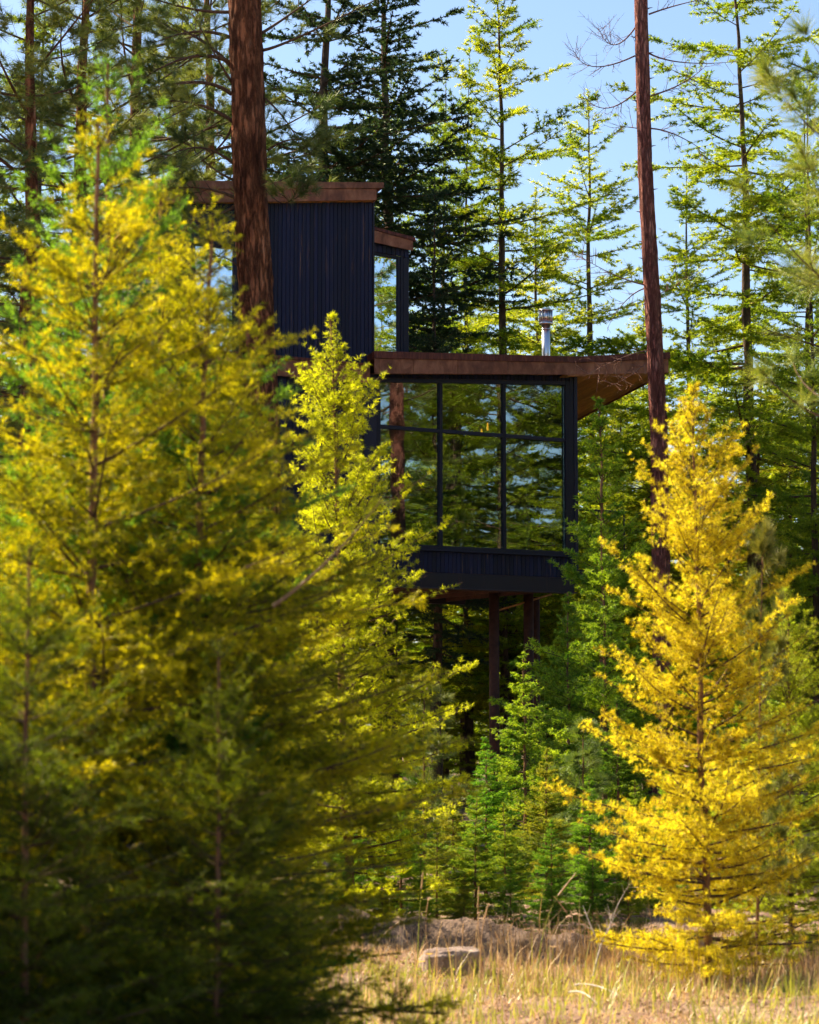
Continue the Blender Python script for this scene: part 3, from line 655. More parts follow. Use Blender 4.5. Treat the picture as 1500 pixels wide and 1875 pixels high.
# -- lower left storey under the tower
ls = part('left_wall')
zl_t = ft(0) - 0.42
boards(ls, -4.6, -0.32, 0.02, lambda t: zbeam_t + 0.01, lambda t: zl_t, 0.14)
hexa('end_wall', ls, M['board'], -4.64, -4.602, 0.0, DEP, zbeam_t + 0.01, zl_t, bev=0)
hexa('rear_wall', ls, M['board'], -4.6, -0.3, DEP + 0.003, DEP + 0.03, zbeam_t + 0.01, zl_t, bev=0)
hexa('ceiling', ls, M['interior'], -4.6, -0.3, 0.03, DEP, zl_t + 0.003, zl_t + 0.1, bev=0)
lf = part('left_roof_edge')
l0 = hp(560, 661, -0.12)[1]; l1 = hp(560, 692, -0.12)[1]
for a, b in ((-4.7, -3.2), (-3.2, -1.7), (-1.7, T_BEG + 0.02)):
    hexa('fascia_panel', lf, M['rust'], a + .003, b - .003, -0.12, -0.10, l1, l0, bev=0.002)
hexa('fascia_cap', lf, M['rust_dark'], -4.72, T_BEG - 0.01, -0.15, -0.022, l0 + 0.002, l0 + 0.06, bev=0.003)
# -- chimney flue
ch = part('chimney')
tc_, zc0 = hp(1000, 650, 1.3); zc1 = hp(1000, 592, 1.3)[1]; zc2 = hp(1000, 567, 1.3)[1]
cyl('flue_pipe', ch, M['chrome'], (tc_, 1.3), 0.09, zc0 - 0.6, zc1, 28)
cyl('collar', ch, M['chrome'], (tc_, 1.3), 0.145, zc1 - 0.03, zc1 + 0.012, 28)
cyl('seam_band', ch, M['chrome'], (tc_, 1.3), 0.096, zc1 - 0.14, zc1 - 0.115, 28)
cyl('flashing', ch, M['chrome'], (tc_, 1.3), 0.2, zc0 - 0.6, zc0 - 0.35, 28, 0.1)
cyl('cap_drum', ch, M['chrome'], (tc_, 1.3), 0.115, zc1 + 0.014, zc2 - 0.03, 28)
cyl('cap_lid', ch, M['chrome'], (tc_, 1.3), 0.15, zc2 - 0.03, zc2, 28, 0.148)
for k in range(14):
    a = 2 * PI * k / 14
    rod('cap_fin', ch, M['chrome'], (tc_ + 0.135 * math.cos(a), 1.3 + 0.135 * math.sin(a), zc1 + 0.01), (tc_ + 0.135 * math.cos(a), 1.3 + 0.135 * math.sin(a), zc2 - 0.028), 0.011, 6)

# -- things inside the glass room
def in_house(name, t, v, z):
    return empty(name, (HO[0] + t * hu[0] + v * hw[0], HO[1] + t * hu[1] + v * hw[1], z), HA)
lamp_t, lamp_z = hp(880, 940, 1.1)
fl_ = in_house('floor_lamp', lamp_t, 1.1, zf + 0.022); tag(fl_, 'slim black floor lamp with ring-shaped arm behind middle lower pane', 'floor lamp')
rod('stem', fl_, M['black'], (0.06, 0, 0.02), (0.06, 0, lamp_z - zf - 0.3), 0.014)
cyl('foot', fl_, M['black'], (0.06, 0), 0.14, 0, 0.02)
rv = []; rf = []; nr = 30; ns = 6
for i in range(nr):
    a = -0.45 * PI + 1.75 * PI * i / (nr - 1)
    for j in range(ns):
        b = 2 * PI * j / ns; R = 0.2 + 0.016 * math.cos(b)
        rv.append((R * math.cos(a), 0.016 * math.sin(b), lamp_z - zf - 0.1 + R * math.sin(a)))
for i in range(nr - 1):
    for j in range(ns): rf.append((i * ns + j, i * ns + (j + 1) % ns, (i + 1) * ns + (j + 1) % ns, (i + 1) * ns + j))
link('ring_arm', mesh('ring_arm', rv, rf, M['black'], True), fl_)
ac = in_house('armchair', hp(880, 990, 1.5)[0], 1.5, zf + 0.022); tag(ac, 'dark low armchair in silhouette at foot of middle lower pane', 'armchair')
def lbox(name, parent, mat, x0, x1, y0, y1, z0, z1):
    o = hexa(name, parent, mat, x0, x1, y0, y1, z0, z1, bev=0.03); return o
lbox('seat', ac, M['black'], -0.36, 0.36, -0.36, 0.3, 0.16, 0.42); lbox('backrest', ac, M['black'], -0.36, 0.36, -0.5, -0.34, 0.16, 0.85)
lbox('armrest', ac, M['black'], -0.46, -0.35, -0.4, 0.3, 0.1, 0.6); lbox('armrest', ac, M['black'], 0.35, 0.46, -0.4, 0.3, 0.1, 0.6)
for sx in (-0.38, 0.34):
    for sy in (-0.4, 0.22): lbox('leg', ac, M['black'], sx, sx + 0.05, sy, sy + 0.05, 0, 0.17)
for px, py, dl, lab in ((893, 781, 0.10, 'taller orange glowing pendant lamp under the ceiling of the glass room'), (882, 789, 0.05, 'short orange glowing pendant lamp beside the taller one')):
    t, z = hp(px, py, 2.2)
    pl = in_house('pendant_lamp', t, 2.2, z); tag(pl, lab, 'pendant lamp', 'pendant lamps in the glass room')
    cyl('shade', pl, M['glow'], (0, 0), 0.022, -dl * 0.8, dl * 0.8, 12, 0.016); rod('cord', pl, M['black'], (0, 0, dl), (0, 0, zc(t, 2.2) - z), 0.005, 5)

# ------------------------------------------------------------------ tree kinds (each mesh is shared by its copies)
cone = lambda x: (1 - x) ** 0.75 * min(1, 0.55 + 2.2 * x)
tall = lambda x: (1 - x) ** 0.6 * min(1, 0.45 + 2.5 * x)
K = {}
for j, sd_ in enumerate((11, 12, 13)):
    K['larch%d' % j] = conifer('tall_larch%d' % j, sd_, 22, (2.5, 1.5, 3.0)[j], (120, 140, 112)[j], (3.9, 3.5, 4.2)[j], tall, ((-14, 4, 42), (-6, 8, 46), (-24, -6, 36))[j], ((0.16, 0.14, 0.10), (0.12, 0.12, 0.1), (0.22, 0.18, 0.1))[j], 0.15, M['larch'], M['bark_larch'], 'larch',
                               sec=(0.07, 0.5, 0.95), nd=dict(spacing=0.038, q=4, length=0.115, width=0.025, spread=(25, 80)), len_var=(0.3, 1.15), sec_droop=(0.18, 0.1, 0.3)[j], wob=0.014)
K['darkfir'] = conifer('dark_fir', 21, 24, 5, 130, 3.6, lambda x: (1 - x) ** 0.6 * min(1, 0.7 + x), (-16, -4, 35), (0.10, 0.12, 0.1), 0.24, M['dark_fir'], M['bark_larch'], 'fir',
                       sec=(0.10, 0.48, 1.2), nd=dict(spacing=0.034, q=4, length=0.105, width=0.034, spread=(25, 75)), sec_droop=0.1)
K['ponderosa'] = conifer('ponderosa', 31, 18, 6.0, 70, 2.9, lambda x: (1 - x) ** 0.45, (-8, 12, 50), (0.28, 0.22, 0.1), 0.20, M['pine'], M['bark_pine'], 'pine',
                         sec=(0.22, 0.42, 0.9), ter=(0.2, 0.5, 0.4), nd=dict(q=46, length=0.22, width=0.009, t0=0.72))
full = lambda x: (1 - x) ** 0.5 * min(1, 0.7 + 1.2 * x) * (1 if x < 0.86 else max(0.3, 1 - (x - 0.86) * 5))
K['gold'] = conifer('gold_larch', 41, 4.0, 0.06, 185, 1.12, full, (-8, 20, 60), (0.16, 0.18, 0.1), 0.030, M['gold'], M['bark_young'], 'larch',
                    sec=(0.042, 0.5, 0.5), ter=(0.05, 0.45, 0.15), nd=dict(spacing=0.0235, q=8, length=0.032, width=0.0042, spread=(25, 88)), wob=0.02, len_var=(0.45, 1.12))
K['ylarch'] = conifer('yellow_green_larch', 42, 5.0, 0.08, 210, 1.10, full, (-8, 20, 62), (0.14, 0.18, 0.1), 0.034, M['yellow_green'], M['bark_young'], 'larch',
                      sec=(0.05, 0.5, 0.48), ter=(0.055, 0.45, 0.15), nd=dict(spacing=0.027, q=8, length=0.036, width=0.0050, spread=(25, 88)), wob=0.016, len_var=(0.45, 1.12))
K['nearfir'] = conifer('near_fir', 43, 4.2, 0.2, 140, 1.4, lambda x: (1 - x) ** 0.68 * min(1, 0.75 + x), (-5, 14, 55), (0.12, 0.14, 0.1), 0.03, M['olive'], M['bark_young'], 'fir',
                       sec=(0.055, 0.55, 0.62), ter=(0.052, 0.6, 0.26), nd=dict(spacing=0.0060, q=2, length=0.030, width=0.0042, spread=(30, 65)), whorl=0.2, wob=0.012, len_var=(0.45, 1.15))
for j, sd_ in enumerate((51, 52)):
    K['fir%d' % j] = conifer('young_fir%d' % j, sd_, 4.0, 0.15, 120, 0.95, lambda x: (1 - x) ** 0.85 * min(1, 0.7 + x), (0, 18, 58), (0.14, 0.14, 0.1), 0.026, M['fir'], M['bark_young'], 'fir',
                             sec=(0.045, 0.6, 0.5), ter=(0.042, 0.5, 0.18), nd=dict(spacing=0.014, q=3, length=0.038, width=0.011, spread=(30, 80)), whorl=0.2)
K['pinesap'] = conifer('young_pine', 61, 3.0, 0.4, 46, 0.75, lambda x: (1 - x) ** 0.5, (10, 30, 62), (0.25, 0.25, 0.1), 0.022, M['pine'], M['bark_young'], 'pine',
                       sec=(0.13, 0.5, 0.32), nd=dict(q=70, length=0.16, width=0.006, t0=0.15), whorl=0.3)
K['nearpine'] = conifer('near_pine', 62, 6.5, 3.8, 20, 1.35, lambda x: (1 - x) ** 0.45, (5, 22, 60), (0.22, 0.25, 0.1), 0.05, M['pine'], M['bark_pine'], 'pine',
                        sec=(0.17, 0.45, 0.5), nd=dict(q=55, length=0.20, width=0.0045, t0=0.1), whorl=0.4)

# ------------------------------------------------------------------ trees behind the house
A = K['larch0']; B2 = K['larch1']; C2 = K['larch2']; D2 = K['darkfir']
put(A, 'larch_tree', 'tall bright green larch whose bare trunk rises just left of the metal flue', 'tree', 906, -90, 57, 0.4, px_base=925, wide=1.3, tint=(1.15, 1.1, 1))
put(B2, 'larch_tree', 'pointed larch with its whole top against the sky, right of the flue', 'tree', 1072, 172, 72, 1.3, px_base=1085, wide=1.55, tint=(1.2, 1.15, 1))
put(C2, 'larch_tree', 'tall straight larch with layered boughs right of the reddish bare trunk', 'tree', 1350, -190, 56, 2.2, px_base=1395, wide=1.4, tint=(1.1, 1.1, 1))
put(B2, 'larch_tree', 'larch behind and left of the tall straight one, top below mid sky', 'tree', 1262, 300, 70, 3.3, px_base=1275, wide=1.4, tint=(1.1, 1.1, 1))
put(A, 'larch_tree', 'short full larch between the flue larch and the pointed larch', 'tree', 985, 350, 70, 5.0, tint=(1.3, 1.15, 1), wide=1.5)
put(C2, 'larch_tree', 'larch at the right edge behind the near pine boughs', 'tree', 1475, 150, 66, 4.1, tint=(1.05, 1.1, 1), wide=1.35)
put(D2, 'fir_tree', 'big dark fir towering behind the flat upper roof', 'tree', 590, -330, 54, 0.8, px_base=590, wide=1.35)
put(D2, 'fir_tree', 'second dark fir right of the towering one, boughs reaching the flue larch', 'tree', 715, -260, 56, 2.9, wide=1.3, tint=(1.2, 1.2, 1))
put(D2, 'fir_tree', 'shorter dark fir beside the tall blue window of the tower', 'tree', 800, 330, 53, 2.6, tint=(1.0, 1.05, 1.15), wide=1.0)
put(A, 'larch_tree', 'thin larch rising over the right end of the upper roof', 'tree', 713, 120, 64, 2.0, tint=(1.1, 1.1, 1), wide=0.85)
put(B2, 'larch_tree', 'bright larch seen between the big pine trunk and the left treetop', 'tree', 330, -60, 62, 0.2, tint=(1.25, 1.15, 1), wide=1.05)
put(C2, 'larch_tree', 'green larch in the far upper left corner behind pine boughs', 'tree', 80, -120, 60, 5.2, tint=(0.9, 0.95, 1), wide=1.1)
put(K['ponderosa'], 'pine_tree', 'pine with pale long-needled tufts filling the upper left corner', 'tree', 40, -420, 35, 1.1, px_base=55, wide=1.25, tint=(1.35, 1.3, 1.2))
put(K['ponderosa'], 'pine_tree', 'pine with grey-green tufts just left of the thick brown trunk', 'tree', 268, -520, 46, 4.0, px_base=250, wide=1.1, tint=(1.2, 1.2, 1))
put(K['ponderosa'], 'pine_tree', 'pine whose tufts show above the blurred green fir leader', 'tree', 160, -380, 41, 2.3, wide=1.3, tint=(1.3, 1.25, 1.1))
put(K['ponderosa'], 'pine_tree', 'far pine behind the boughs of the thick trunk', 'tree', 385, -300, 50, 5.5, wide=1.2, tint=(1.2, 1.2, 1))
# lower wood beyond the stilts and at the right
low = [(1440, 640, 60, 1.0, 'green larch filling the gap below the right pine boughs'), (1180, 560, 64, 2.5, 'green larch partly hidden by the reddish trunk above the roof corner'),
       (1130, 700, 60, 0.3, 'dense larch just right of the cedar soffit'), (1330, 620, 62, 3.6, 'broad larch behind the golden treetop'), (860, 560, 60, 4.4, 'small larch showing between dark fir and flue larch')]
for k, (px, top, Y, rz, lab) in enumerate(low):
    put((A, B2, C2)[k % 3], 'larch_tree', lab, 'tree', px, top, Y, rz, tint=(1.15 + 0.1 * (k % 3), 1.15, 1), wide=1.6)
for k, (px, Y, wpx, lab) in enumerate(((850, 64, 15, 'thin trunked larch seen under the house left of the stilt'), (922, 56, 26, 'thick trunked larch standing right behind the stilt under the house'),
                                       (1482, 50, 15, 'dark trunked larch at the right edge low down'), (812, 75, 9, 'faint slender larch under the house near the yellow-green treetop'))):
    put((C2, A, B2)[k % 3], 'larch_tree', lab, 'tree', px, 100 if k != 1 else 560, Y, k * 1.7, wide=0.9, tint=(0.8, 0.9, 1)) if k not in (1,) else put(A, 'larch_tree', lab, 'tree', px, 640, Y, 1.0, wide=1.1, tint=(0.8, 0.9, 1))

rng_m = np.random.default_rng(321)
for k in range(30):
    Y = 55 + 22 * ((k * 0.618) % 1); X = (k + 0.5 - 15) / 15 * Y * 0.185 + rng_m.normal() * 0.5
    H = rng_m.uniform(7, 11.5) if X > -2 else rng_m.uniform(9, 15)
    plant((A, B2, C2)[k % 3], 'larch_tree', 'mid-height green larch in the close-set wood beyond the house', 'tree', (X, Y, 0), H, k * 2.4, wide=rng_m.uniform(1.7, 2.1), group='close-set wood beyond the house', tint=(rng_m.uniform(0.8, 1.2), rng_m.uniform(0.85, 1.1), 1))
# the far wood, one mass: low-detail larches and firs joined
def far_wood():
    rng = np.random.default_rng(5)
    kinds = []
    for j in range(3):
        kinds.append(conifer('far_tree%d' % j, 90 + j, 20, 0.6, 80, 3.4, tall, (-12, 4, 42), (0.15, 0.14, 0.1), 0.17, M['larch'], M['bark_larch'], 'larch',
                             sec=(0.2, 0.38, 0.9), nd=dict(spacing=0.15, q=3, length=0.28, width=0.11), sec_droop=0.2))
    Vs, As, TV, TF = [], [], [], []; off = 0
    spots = []
    for row, (Y, n) in enumerate(((78, 17), (88, 18), (100, 19))):
        for q in range(n):
            X = (q + 0.5 - n / 2) / n * Y * 0.52 + rng.normal() * 0.8; spots.append((X, Y + rng.uniform(-4, 4), rng.uniform(0.42, 0.62) if row < 2 else rng.uniform(0.6, 0.8)))
    for X, Y, s in spots:
        k = kinds[rng.integers(3)]; a = rng.uniform(0, 6.28); c, sn = math.cos(a), math.sin(a)
        R = np.array([[c, -sn, 0], [sn, c, 0], [0, 0, 1]])
        Vs.append((k.V * [s * 1.7, s * 1.7, s]) @ R.T + [X, Y, 0]); As.append(np.clip(k.A * rng.uniform(0.5, 1.2), 0, 1))
        n = len(k.trunk.vertices); tv = np.empty(n * 3, np.float32); k.trunk.vertices.foreach_get('co', tv)
        tf = np.empty(len(k.trunk.loops), np.int32); k.trunk.loops.foreach_get('vertex_index', tf)
        TV.append(tv.reshape(-1, 3) * s + [X, Y, 0]); TF.append(tf.reshape(-1, 4) + off); off += n
    V = np.concatenate(Vs)
    f = link('distant_wood', np_mesh('distant_wood', V, np.arange(len(V)).reshape(-1, 3), M['larch'], np.concatenate(As)))
    tag(f, 'mass of far green conifers closing the view beyond the house', 'wood', kind='stuff')
    t = link('trunks', np_mesh('distant_trunks', np.concatenate(TV), np.concatenate(TF), M['bark_larch'], smooth=True), f); t['kind'] = 'stuff'
    return len(V) // 3
FAR_TRIS = far_wood()

# ------------------------------------------------------------------ the thick pine trunk before the house
def traced_trunk(name, parent, mat, pts, Y, seed, sides=40, step=0.05, plate=0.05, freq=(5, 1.6)):
    """trunk through photograph points (px, py, width px), with plated bark modelled as relief"""
    P = [pix(a, b, Y) for a, b, w in pts]; R = [w / 2 * Y / F for a, b, w in pts]
    zs = np.array([p.z for p in P]); o = np.argsort(zs); zs = zs[o]; xs_ = np.array([P[i].x for i in o]); rr = np.array(R)[o]
    z = np.arange(-0.3, zs[-1], step); n = len(z)
    cx = np.interp(z, zs, xs_); r = np.interp(z, zs, rr)
    if zs[0] > 0.5:
        sl = (xs_[1] - xs_[0]) / (zs[1] - zs[0]); m_ = z < zs[0]; cx[m_] = xs_[0] + (z[m_] - zs[0]) * sl
        r[m_] = rr[0] * (1 + 0.03 * (zs[0] - z[m_]) + 0.5 * np.exp(-z[m_] / 0.4))
    a = np.arange(sides) * 2 * PI / sides
    Zg, Ag = np.meshgrid(z, a, indexing='ij')
    u = Ag / (2 * PI) * 16
    ridge = 1 - np.abs(2 * vnoise(u * 1.0 + 0.6 * vnoise(u, Zg, seed + 3, 1.0), Zg, seed, freq[1] * 0.8)) * 2
    fine = vnoise(u * 3, Zg, seed + 1, freq[0]) + 0.6 * vnoise(u * 5, Zg * 2, seed + 2, freq[0])
    rad = r[:, None] * (1 + plate * np.clip(ridge, -0.6, 1) + plate * 0.9 * fine)
    V = np.stack([cx[:, None] + rad * np.cos(Ag), Y + rad * np.sin(Ag), Zg], -1).reshape(-1, 3)
    k = np.arange(n - 1)[:, None] * sides; j = np.arange(sides)[None]; j2 = (j + 1) % sides
    ob = link('trunk', np_mesh(name, V, np.stack([k + j, k + j2, k + sides + j2, k + sides + j], -1).reshape(-1, 4), mat, smooth=True), parent)
    base = Vector((cx[6], Y, 0)); parent.location = base
    ob.location = -base
    return base

def traced(p0, p1, p2, Y, dy=(0, 0), r=0.03):
    a = np.array(pix(*p0, Y)); m = np.array(pix(*p1, Y + dy[0])); b = np.array(pix(*p2, Y + dy[1]))
    c2 = 2 * (b + a - 2 * m); c1 = b - a - c2; L = np.linalg.norm(c1)
    return Curves([a], [c1 / L], [L], [c2 / L], [r], [r * 0.2], [0.5])

pine = empty('pine_tree'); tag(pine, 'thick rough brown pine trunk standing before the tower wall', 'tree')
PY = 37.0
pb = traced_trunk('pine_trunk', pine, M['bark_pine'], [(445, -120, 56), (448, 0, 58), (457, 300, 60), (467, 520, 62), (482, 900, 65), (500, 1350, 74)], PY, 300, sides=84, step=0.03, plate=0.085)
rng = np.random.default_rng(900)
plist = [((422, 22), (340, 14), (250, -15), 0.4, 0.030), ((420, 68), (360, 58), (290, 75), -0.6, 0.034), ((428, 130), (370, 75), (270, 25), 0.9, 0.034), ((422, 115), (345, 105), (245, 155), -1.0, 0.036),
         ((424, 172), (350, 150), (240, 175), 0.5, 0.036), ((426, 222), (350, 188), (262, 190), -0.5, 0.034), ((424, 232), (395, 275), (330, 318), 0.7, 0.022),
         ((430, 362), (375, 345), (310, 345), -0.4, 0.028), ((432, 395), (380, 385), (330, 392), 0.3, 0.020), ((430, 380), (370, 410), (315, 450), -0.9, 0.020), ((428, 300), (360, 270), (290, 300), -1.2, 0.024), ((428, 330), (380, 300), (345, 260), 1.0, 0.02), ((424, 150), (400, 110), (350, 20), -0.8, 0.024), ((434, 487), (412, 472), (382, 470), -0.2, 0.014),
         ((478, 92), (560, 62), (745, -30), -0.8, 0.030), ((480, 60), (540, 20), (620, -40), 0.7, 0.026), ((490, 275), (540, 255), (590, 270), -0.6, 0.020), ((486, 180), (530, 230), (560, 290), -0.9, 0.018), ((486, 345), (520, 372), (545, 345), -0.7, 0.010)]
for a, m, b, dy, r in plist:
    c = traced(a, m, b, PY, (dy * 0.4, dy), r)
    c.P -= np.array(pb)
    i, t = c.length_samples(0.14, rng, 0.3, 0.98)
    sl = np.minimum(0.9, c.L[i] * 0.42 * (1.15 - t)) * rng.uniform(0.5, 1.2, len(i)) + 0.12
    s1 = sprout(c, i, t, rng, ang=(30, 60), flat=0.35, length=sl, r=0.009, bend_up=0.25)
    i, t = s1.length_samples(0.22, rng, 0.3, 0.98)
    s2 = sprout(s1, i, t, rng, ang=(30, 55), flat=0.3, length=np.minimum(0.4, s1.L[i] * 0.5) + 0.06, r=0.006, bend_up=0.25)
    VV, FF = [], []; off = 0
    for v, f in (tubes(c, 14, 8), tubes(s1, 5, 4), tubes(s2, 4, 4)): VV.append(v); FF.append(f + off); off += len(v)
    bo = link('branch', np_mesh('pine_branch', np.concatenate(VV), np.concatenate(FF), M['twig'], smooth=True), pine)
    vv, aa = zip(*[end_tufts(x, 80, 0.20, 0.0075, rng, t0=0.62) for x in (c, s1, s2)])
    V = np.concatenate(vv)
    link('needles', np_mesh('pine_needles', V, np.arange(len(V)).reshape(-1, 3), M['pine'], np.concatenate(aa)), bo)

# ------------------------------------------------------------------ the bare reddish trunk at the right
dead = empty('dead_tree'); tag(dead, 'slender reddish trunk with bare twigs passing before the roof corner', 'tree')
DY = 43.5
db = traced_trunk('dead_trunk', dead, M['bark_red'], [(1171, -100, 24), (1174, 0, 24), (1181, 300, 26), (1196, 560, 29), (1207, 800, 31), (1215, 1350, 36)], DY, 400, sides=48, step=0.03, plate=0.075)
dl = [((1165, 48), (1125, 82), (1095, 50), 0.4, .016), ((1163, 102), (1090, 122), (1052, 95), -0.4, .016), ((1166, 167), (1110, 198), (1068, 172), 0.5, .016), ((1188, 26), (1245, 8), (1310, -6), -0.3, .018),
      ((1188, 97), (1250, 114), (1345, 113), 0.6, .018), ((1192, 175), (1250, 152), (1295, 118), -0.4, .018), ((1193, 235), (1245, 250), (1305, 288), 0.3, .016), ((1183, 522), (1125, 503), (1058, 466), -0.5, .015),
      ((1183, 527), (1145, 552), (1112, 602), 0.2, .014), ((1195, 640), (1140, 655), (1068, 690), -0.4, .012), ((1190, 660), (1150, 690), (1120, 705), -0.6, .008), ((1192, 540), (1225, 530), (1255, 505), 0.3, .012),
      ((1168, 235), (1140, 232), (1122, 235), 0.1, .010)]
for a, m, b, dy, r in dl:
    c = traced(a, m, b, DY, (dy * 0.5, dy), r); c.P -= np.array(db)
    i, t = c.length_samples(0.06, rng, 0.1, 1.0)
    s1 = sprout(c, i, t, rng, ang=(35, 75), flat=0.25, length=rng.uniform(0.1, 0.55, len(i)), r=0.0048, bend_up=0.1)
    i, t = s1.length_samples(0.12, rng, 0.2, 1.0)
    s2 = sprout(s1, i, t, rng, ang=(30, 60), flat=0.2, length=rng.uniform(0.05, 0.22, len(i)), r=0.0032)
    VV, FF = [], []; off = 0
    for v, f in (tubes(c, 12, 7), tubes(s1, 4, 4), tubes(s2, 3, 3)): VV.append(v); FF.append(f + off); off += len(v)
    link('branch', np_mesh('bare_branch', np.concatenate(VV), np.concatenate(FF), M['twig_dead'], smooth=True), dead)
for k in range(16):      # broken stubs
    py = 20 + k * 42 + rng.uniform(-12, 12); cx_ = np.interp(py, [0, 300, 560, 800], [1174, 1181, 1196, 1207]); sgn = rng.choice([-1, 1])
    c = traced((cx_ + sgn * 9, py), (cx_ + sgn * 15, py - 2), (cx_ + sgn * 21, py - 3), DY, (0, 0), 0.018); c.P -= np.array(db)
    v, f = tubes(c, 3, 6); link('stub', np_mesh('stub', v, f, M['bark_red'], smooth=True), dead)

# ------------------------------------------------------------------ young trees before the house
put(K['fir0'], 'fir_tree', 'tall green young fir reaching up to the cedar soffit', 'tree', 1100, 728, 31, 0.3, wide=1.2, tint=(1.35, 1.3, 1))
put(K['fir1'], 'fir_tree', 'green young fir whose tip stands before the balcony rail', 'tree', 1106, 958, 27, 1.3, wide=1.25, tint=(1.2, 1.2, 1))
put(K['fir1'], 'fir_tree', 'green young fir right beside the brown stilt', 'tree', 962, 1195, 26, 2.7, wide=1.5, tint=(1.35, 1.3, 1))
put(K['fir0'], 'fir_tree', 'green young fir under the right corner of the house', 'tree', 1040, 1085, 29, 4.0, wide=1.3, tint=(0.95, 1, 1))
thick = [('fir0', 890, 1350, 24, 0.2, 'low fir in the thicket directly below the brown stilt'), ('fir1', 700, 1400, 23.5, 1.0, 'low fir in the thicket beside the yellow-green larch foot'),
         ('pinesap', 775, 1262, 25, 2.0, 'young pine with bristly tufts under the dark house floor'), ('pinesap', 1065, 1330, 23.5, 0.7, 'young pine with pale tufts left of the golden larch'),
         ('fir0', 830, 1420, 22, 3.0, 'low dark fir in the thicket behind the flat rock'), ('fir1', 1000, 1370, 22.5, 4.0, 'bushy fir in the thicket between the two young pines'),
         ('fir0', 1080, 1420, 21.5, 5.0, 'low fir touching the left side of the golden larch'), ('fir1', 760, 1340, 27, 0.5, 'shadowed fir behind the bristly young pine'),
         ('fir0', 940, 1300, 28, 2.1, 'shadowed fir half hidden behind the stilt'), ('fir1', 650, 1330, 25, 3.3, 'shadowed fir behind the foot of the yellow-green larch'),
         ('fir1', 925, 1470, 21, 1.8, 'smallest fir at the front edge of the thicket'), ('fir0', 1130, 1280, 26, 0.9, 'fir tucked behind the golden larch on its left'),
         ('fir1', 1460, 1180, 24, 2.2, 'dark fir behind the golden larch at the right edge'), ('fir0', 1330, 1100, 28, 4.4, 'fir hidden behind the golden larch, showing through its gaps'),
         ('fir1', 735, 1440, 21.5, 2.9, 'leafy low fir filling the gap right of the yellow-green larch'), ('fir0', 800, 1500, 20.6, 0.8, 'small bushy fir behind the earth bank left of the rock'), ('fir1', 870, 1450, 20.8, 5.2, 'bushy fir behind the earth bank right of the rock'), ('fir0', 1010, 1500, 20.3, 3.9, 'small bushy fir behind the bare grey twigs'), ('fir1', 1165, 1430, 21.6, 1.1, 'low fir peeping past the lower left boughs of the golden larch'), ('fir0', 1225, 1400, 22.5, 2.4, 'low fir behind the golden larch foot'), ('fir0', 640, 1480, 20.8, 4.8, 'low fir in shade at the foot of the yellow-green larch'), ('fir1', 1330, 1440, 21.5, 3.1, 'low fir behind the right half of the golden larch foot'), ('fir0', 625, 1560, 19.6, 0.3, 'lowest fir at the left end of the earth bank'), ('fir1', 700, 1585, 19.9, 1.9, 'knee-high fir behind the left half of the earth bank'), ('fir0', 770, 1570, 19.7, 3.2, 'knee-high fir behind the earth bank, left of the rock top'), ('fir1', 850, 1600, 19.5, 4.1, 'knee-high fir directly behind the rock'), ('fir0', 935, 1575, 19.3, 5.0, 'knee-high fir right behind the rock end'), ('fir1', 1010, 1590, 19.1, 0.9, 'knee-high fir behind the tallest green stalk'), ('fir0', 1085, 1560, 19.2, 2.2, 'knee-high fir behind the forked bare twigs'), ('fir1', 1150, 1530, 19.0, 3.7, 'knee-high fir touching the lowest golden boughs'), ('fir0', 560, 1200, 26, 1.5, 'fir behind the yellow-green larch on its left'), ('fir1', 420, 1150, 24, 0.1, 'fir deep in the shade behind the blurred left trees')]
for kd, px, top, Y, rz, lab in thick:
    kp = K[kd]; sx = 1.75 if kd[0] == 'f' else 1.4
    put(kp, 'fir_tree' if kd[0] == 'f' else 'pine_sapling', lab, 'tree', px, top, Y, rz, wide=sx, tint=(1.1 + 0.3 * math.sin(px), 1.1 + 0.18 * math.sin(px * 1.3), 1), group='young trees in the thicket')
put(K['ylarch'], 'larch_tree', 'slim yellow-green larch standing left of the great window', 'tree', 612, 580, 20, 0.6, px_base=645, wide=1.15, tint=(1.05, 1.05, 1))
put(K['ylarch'], 'larch_tree', 'short olive larch low beside the slim yellow-green one', 'tree', 475, 900, 18.5, 2.6, wide=1.25, tint=(0.8, 0.8, 0.8))
put(K['gold'], 'larch_tree', 'golden larch glowing in the sun at the right', 'tree', 1272, 712, 15.5, 0.9, px_base=1296, wide=0.98)
put(K['gold'], 'larch_tree', 'smaller amber larch at the lower right edge', 'tree', 1440, 1080, 17.2, 3.5, wide=1.1, tint=(0.55, 0.75, 0.8))
put(K['pinesap'], 'pine_sapling', 'thin crooked young pine beside the golden larch', 'tree', 1395, 985, 16.4, 2.0, px_base=1378, wide=0.55, tint=(1.5, 1.2, 0.8))
put(K['nearpine'], 'pine_tree', 'blurred pine at the right edge with pale needles against the sky', 'tree', 1555, 110, 13, 1.0, wide=1.0, tint=(1.9, 1.75, 1.2))
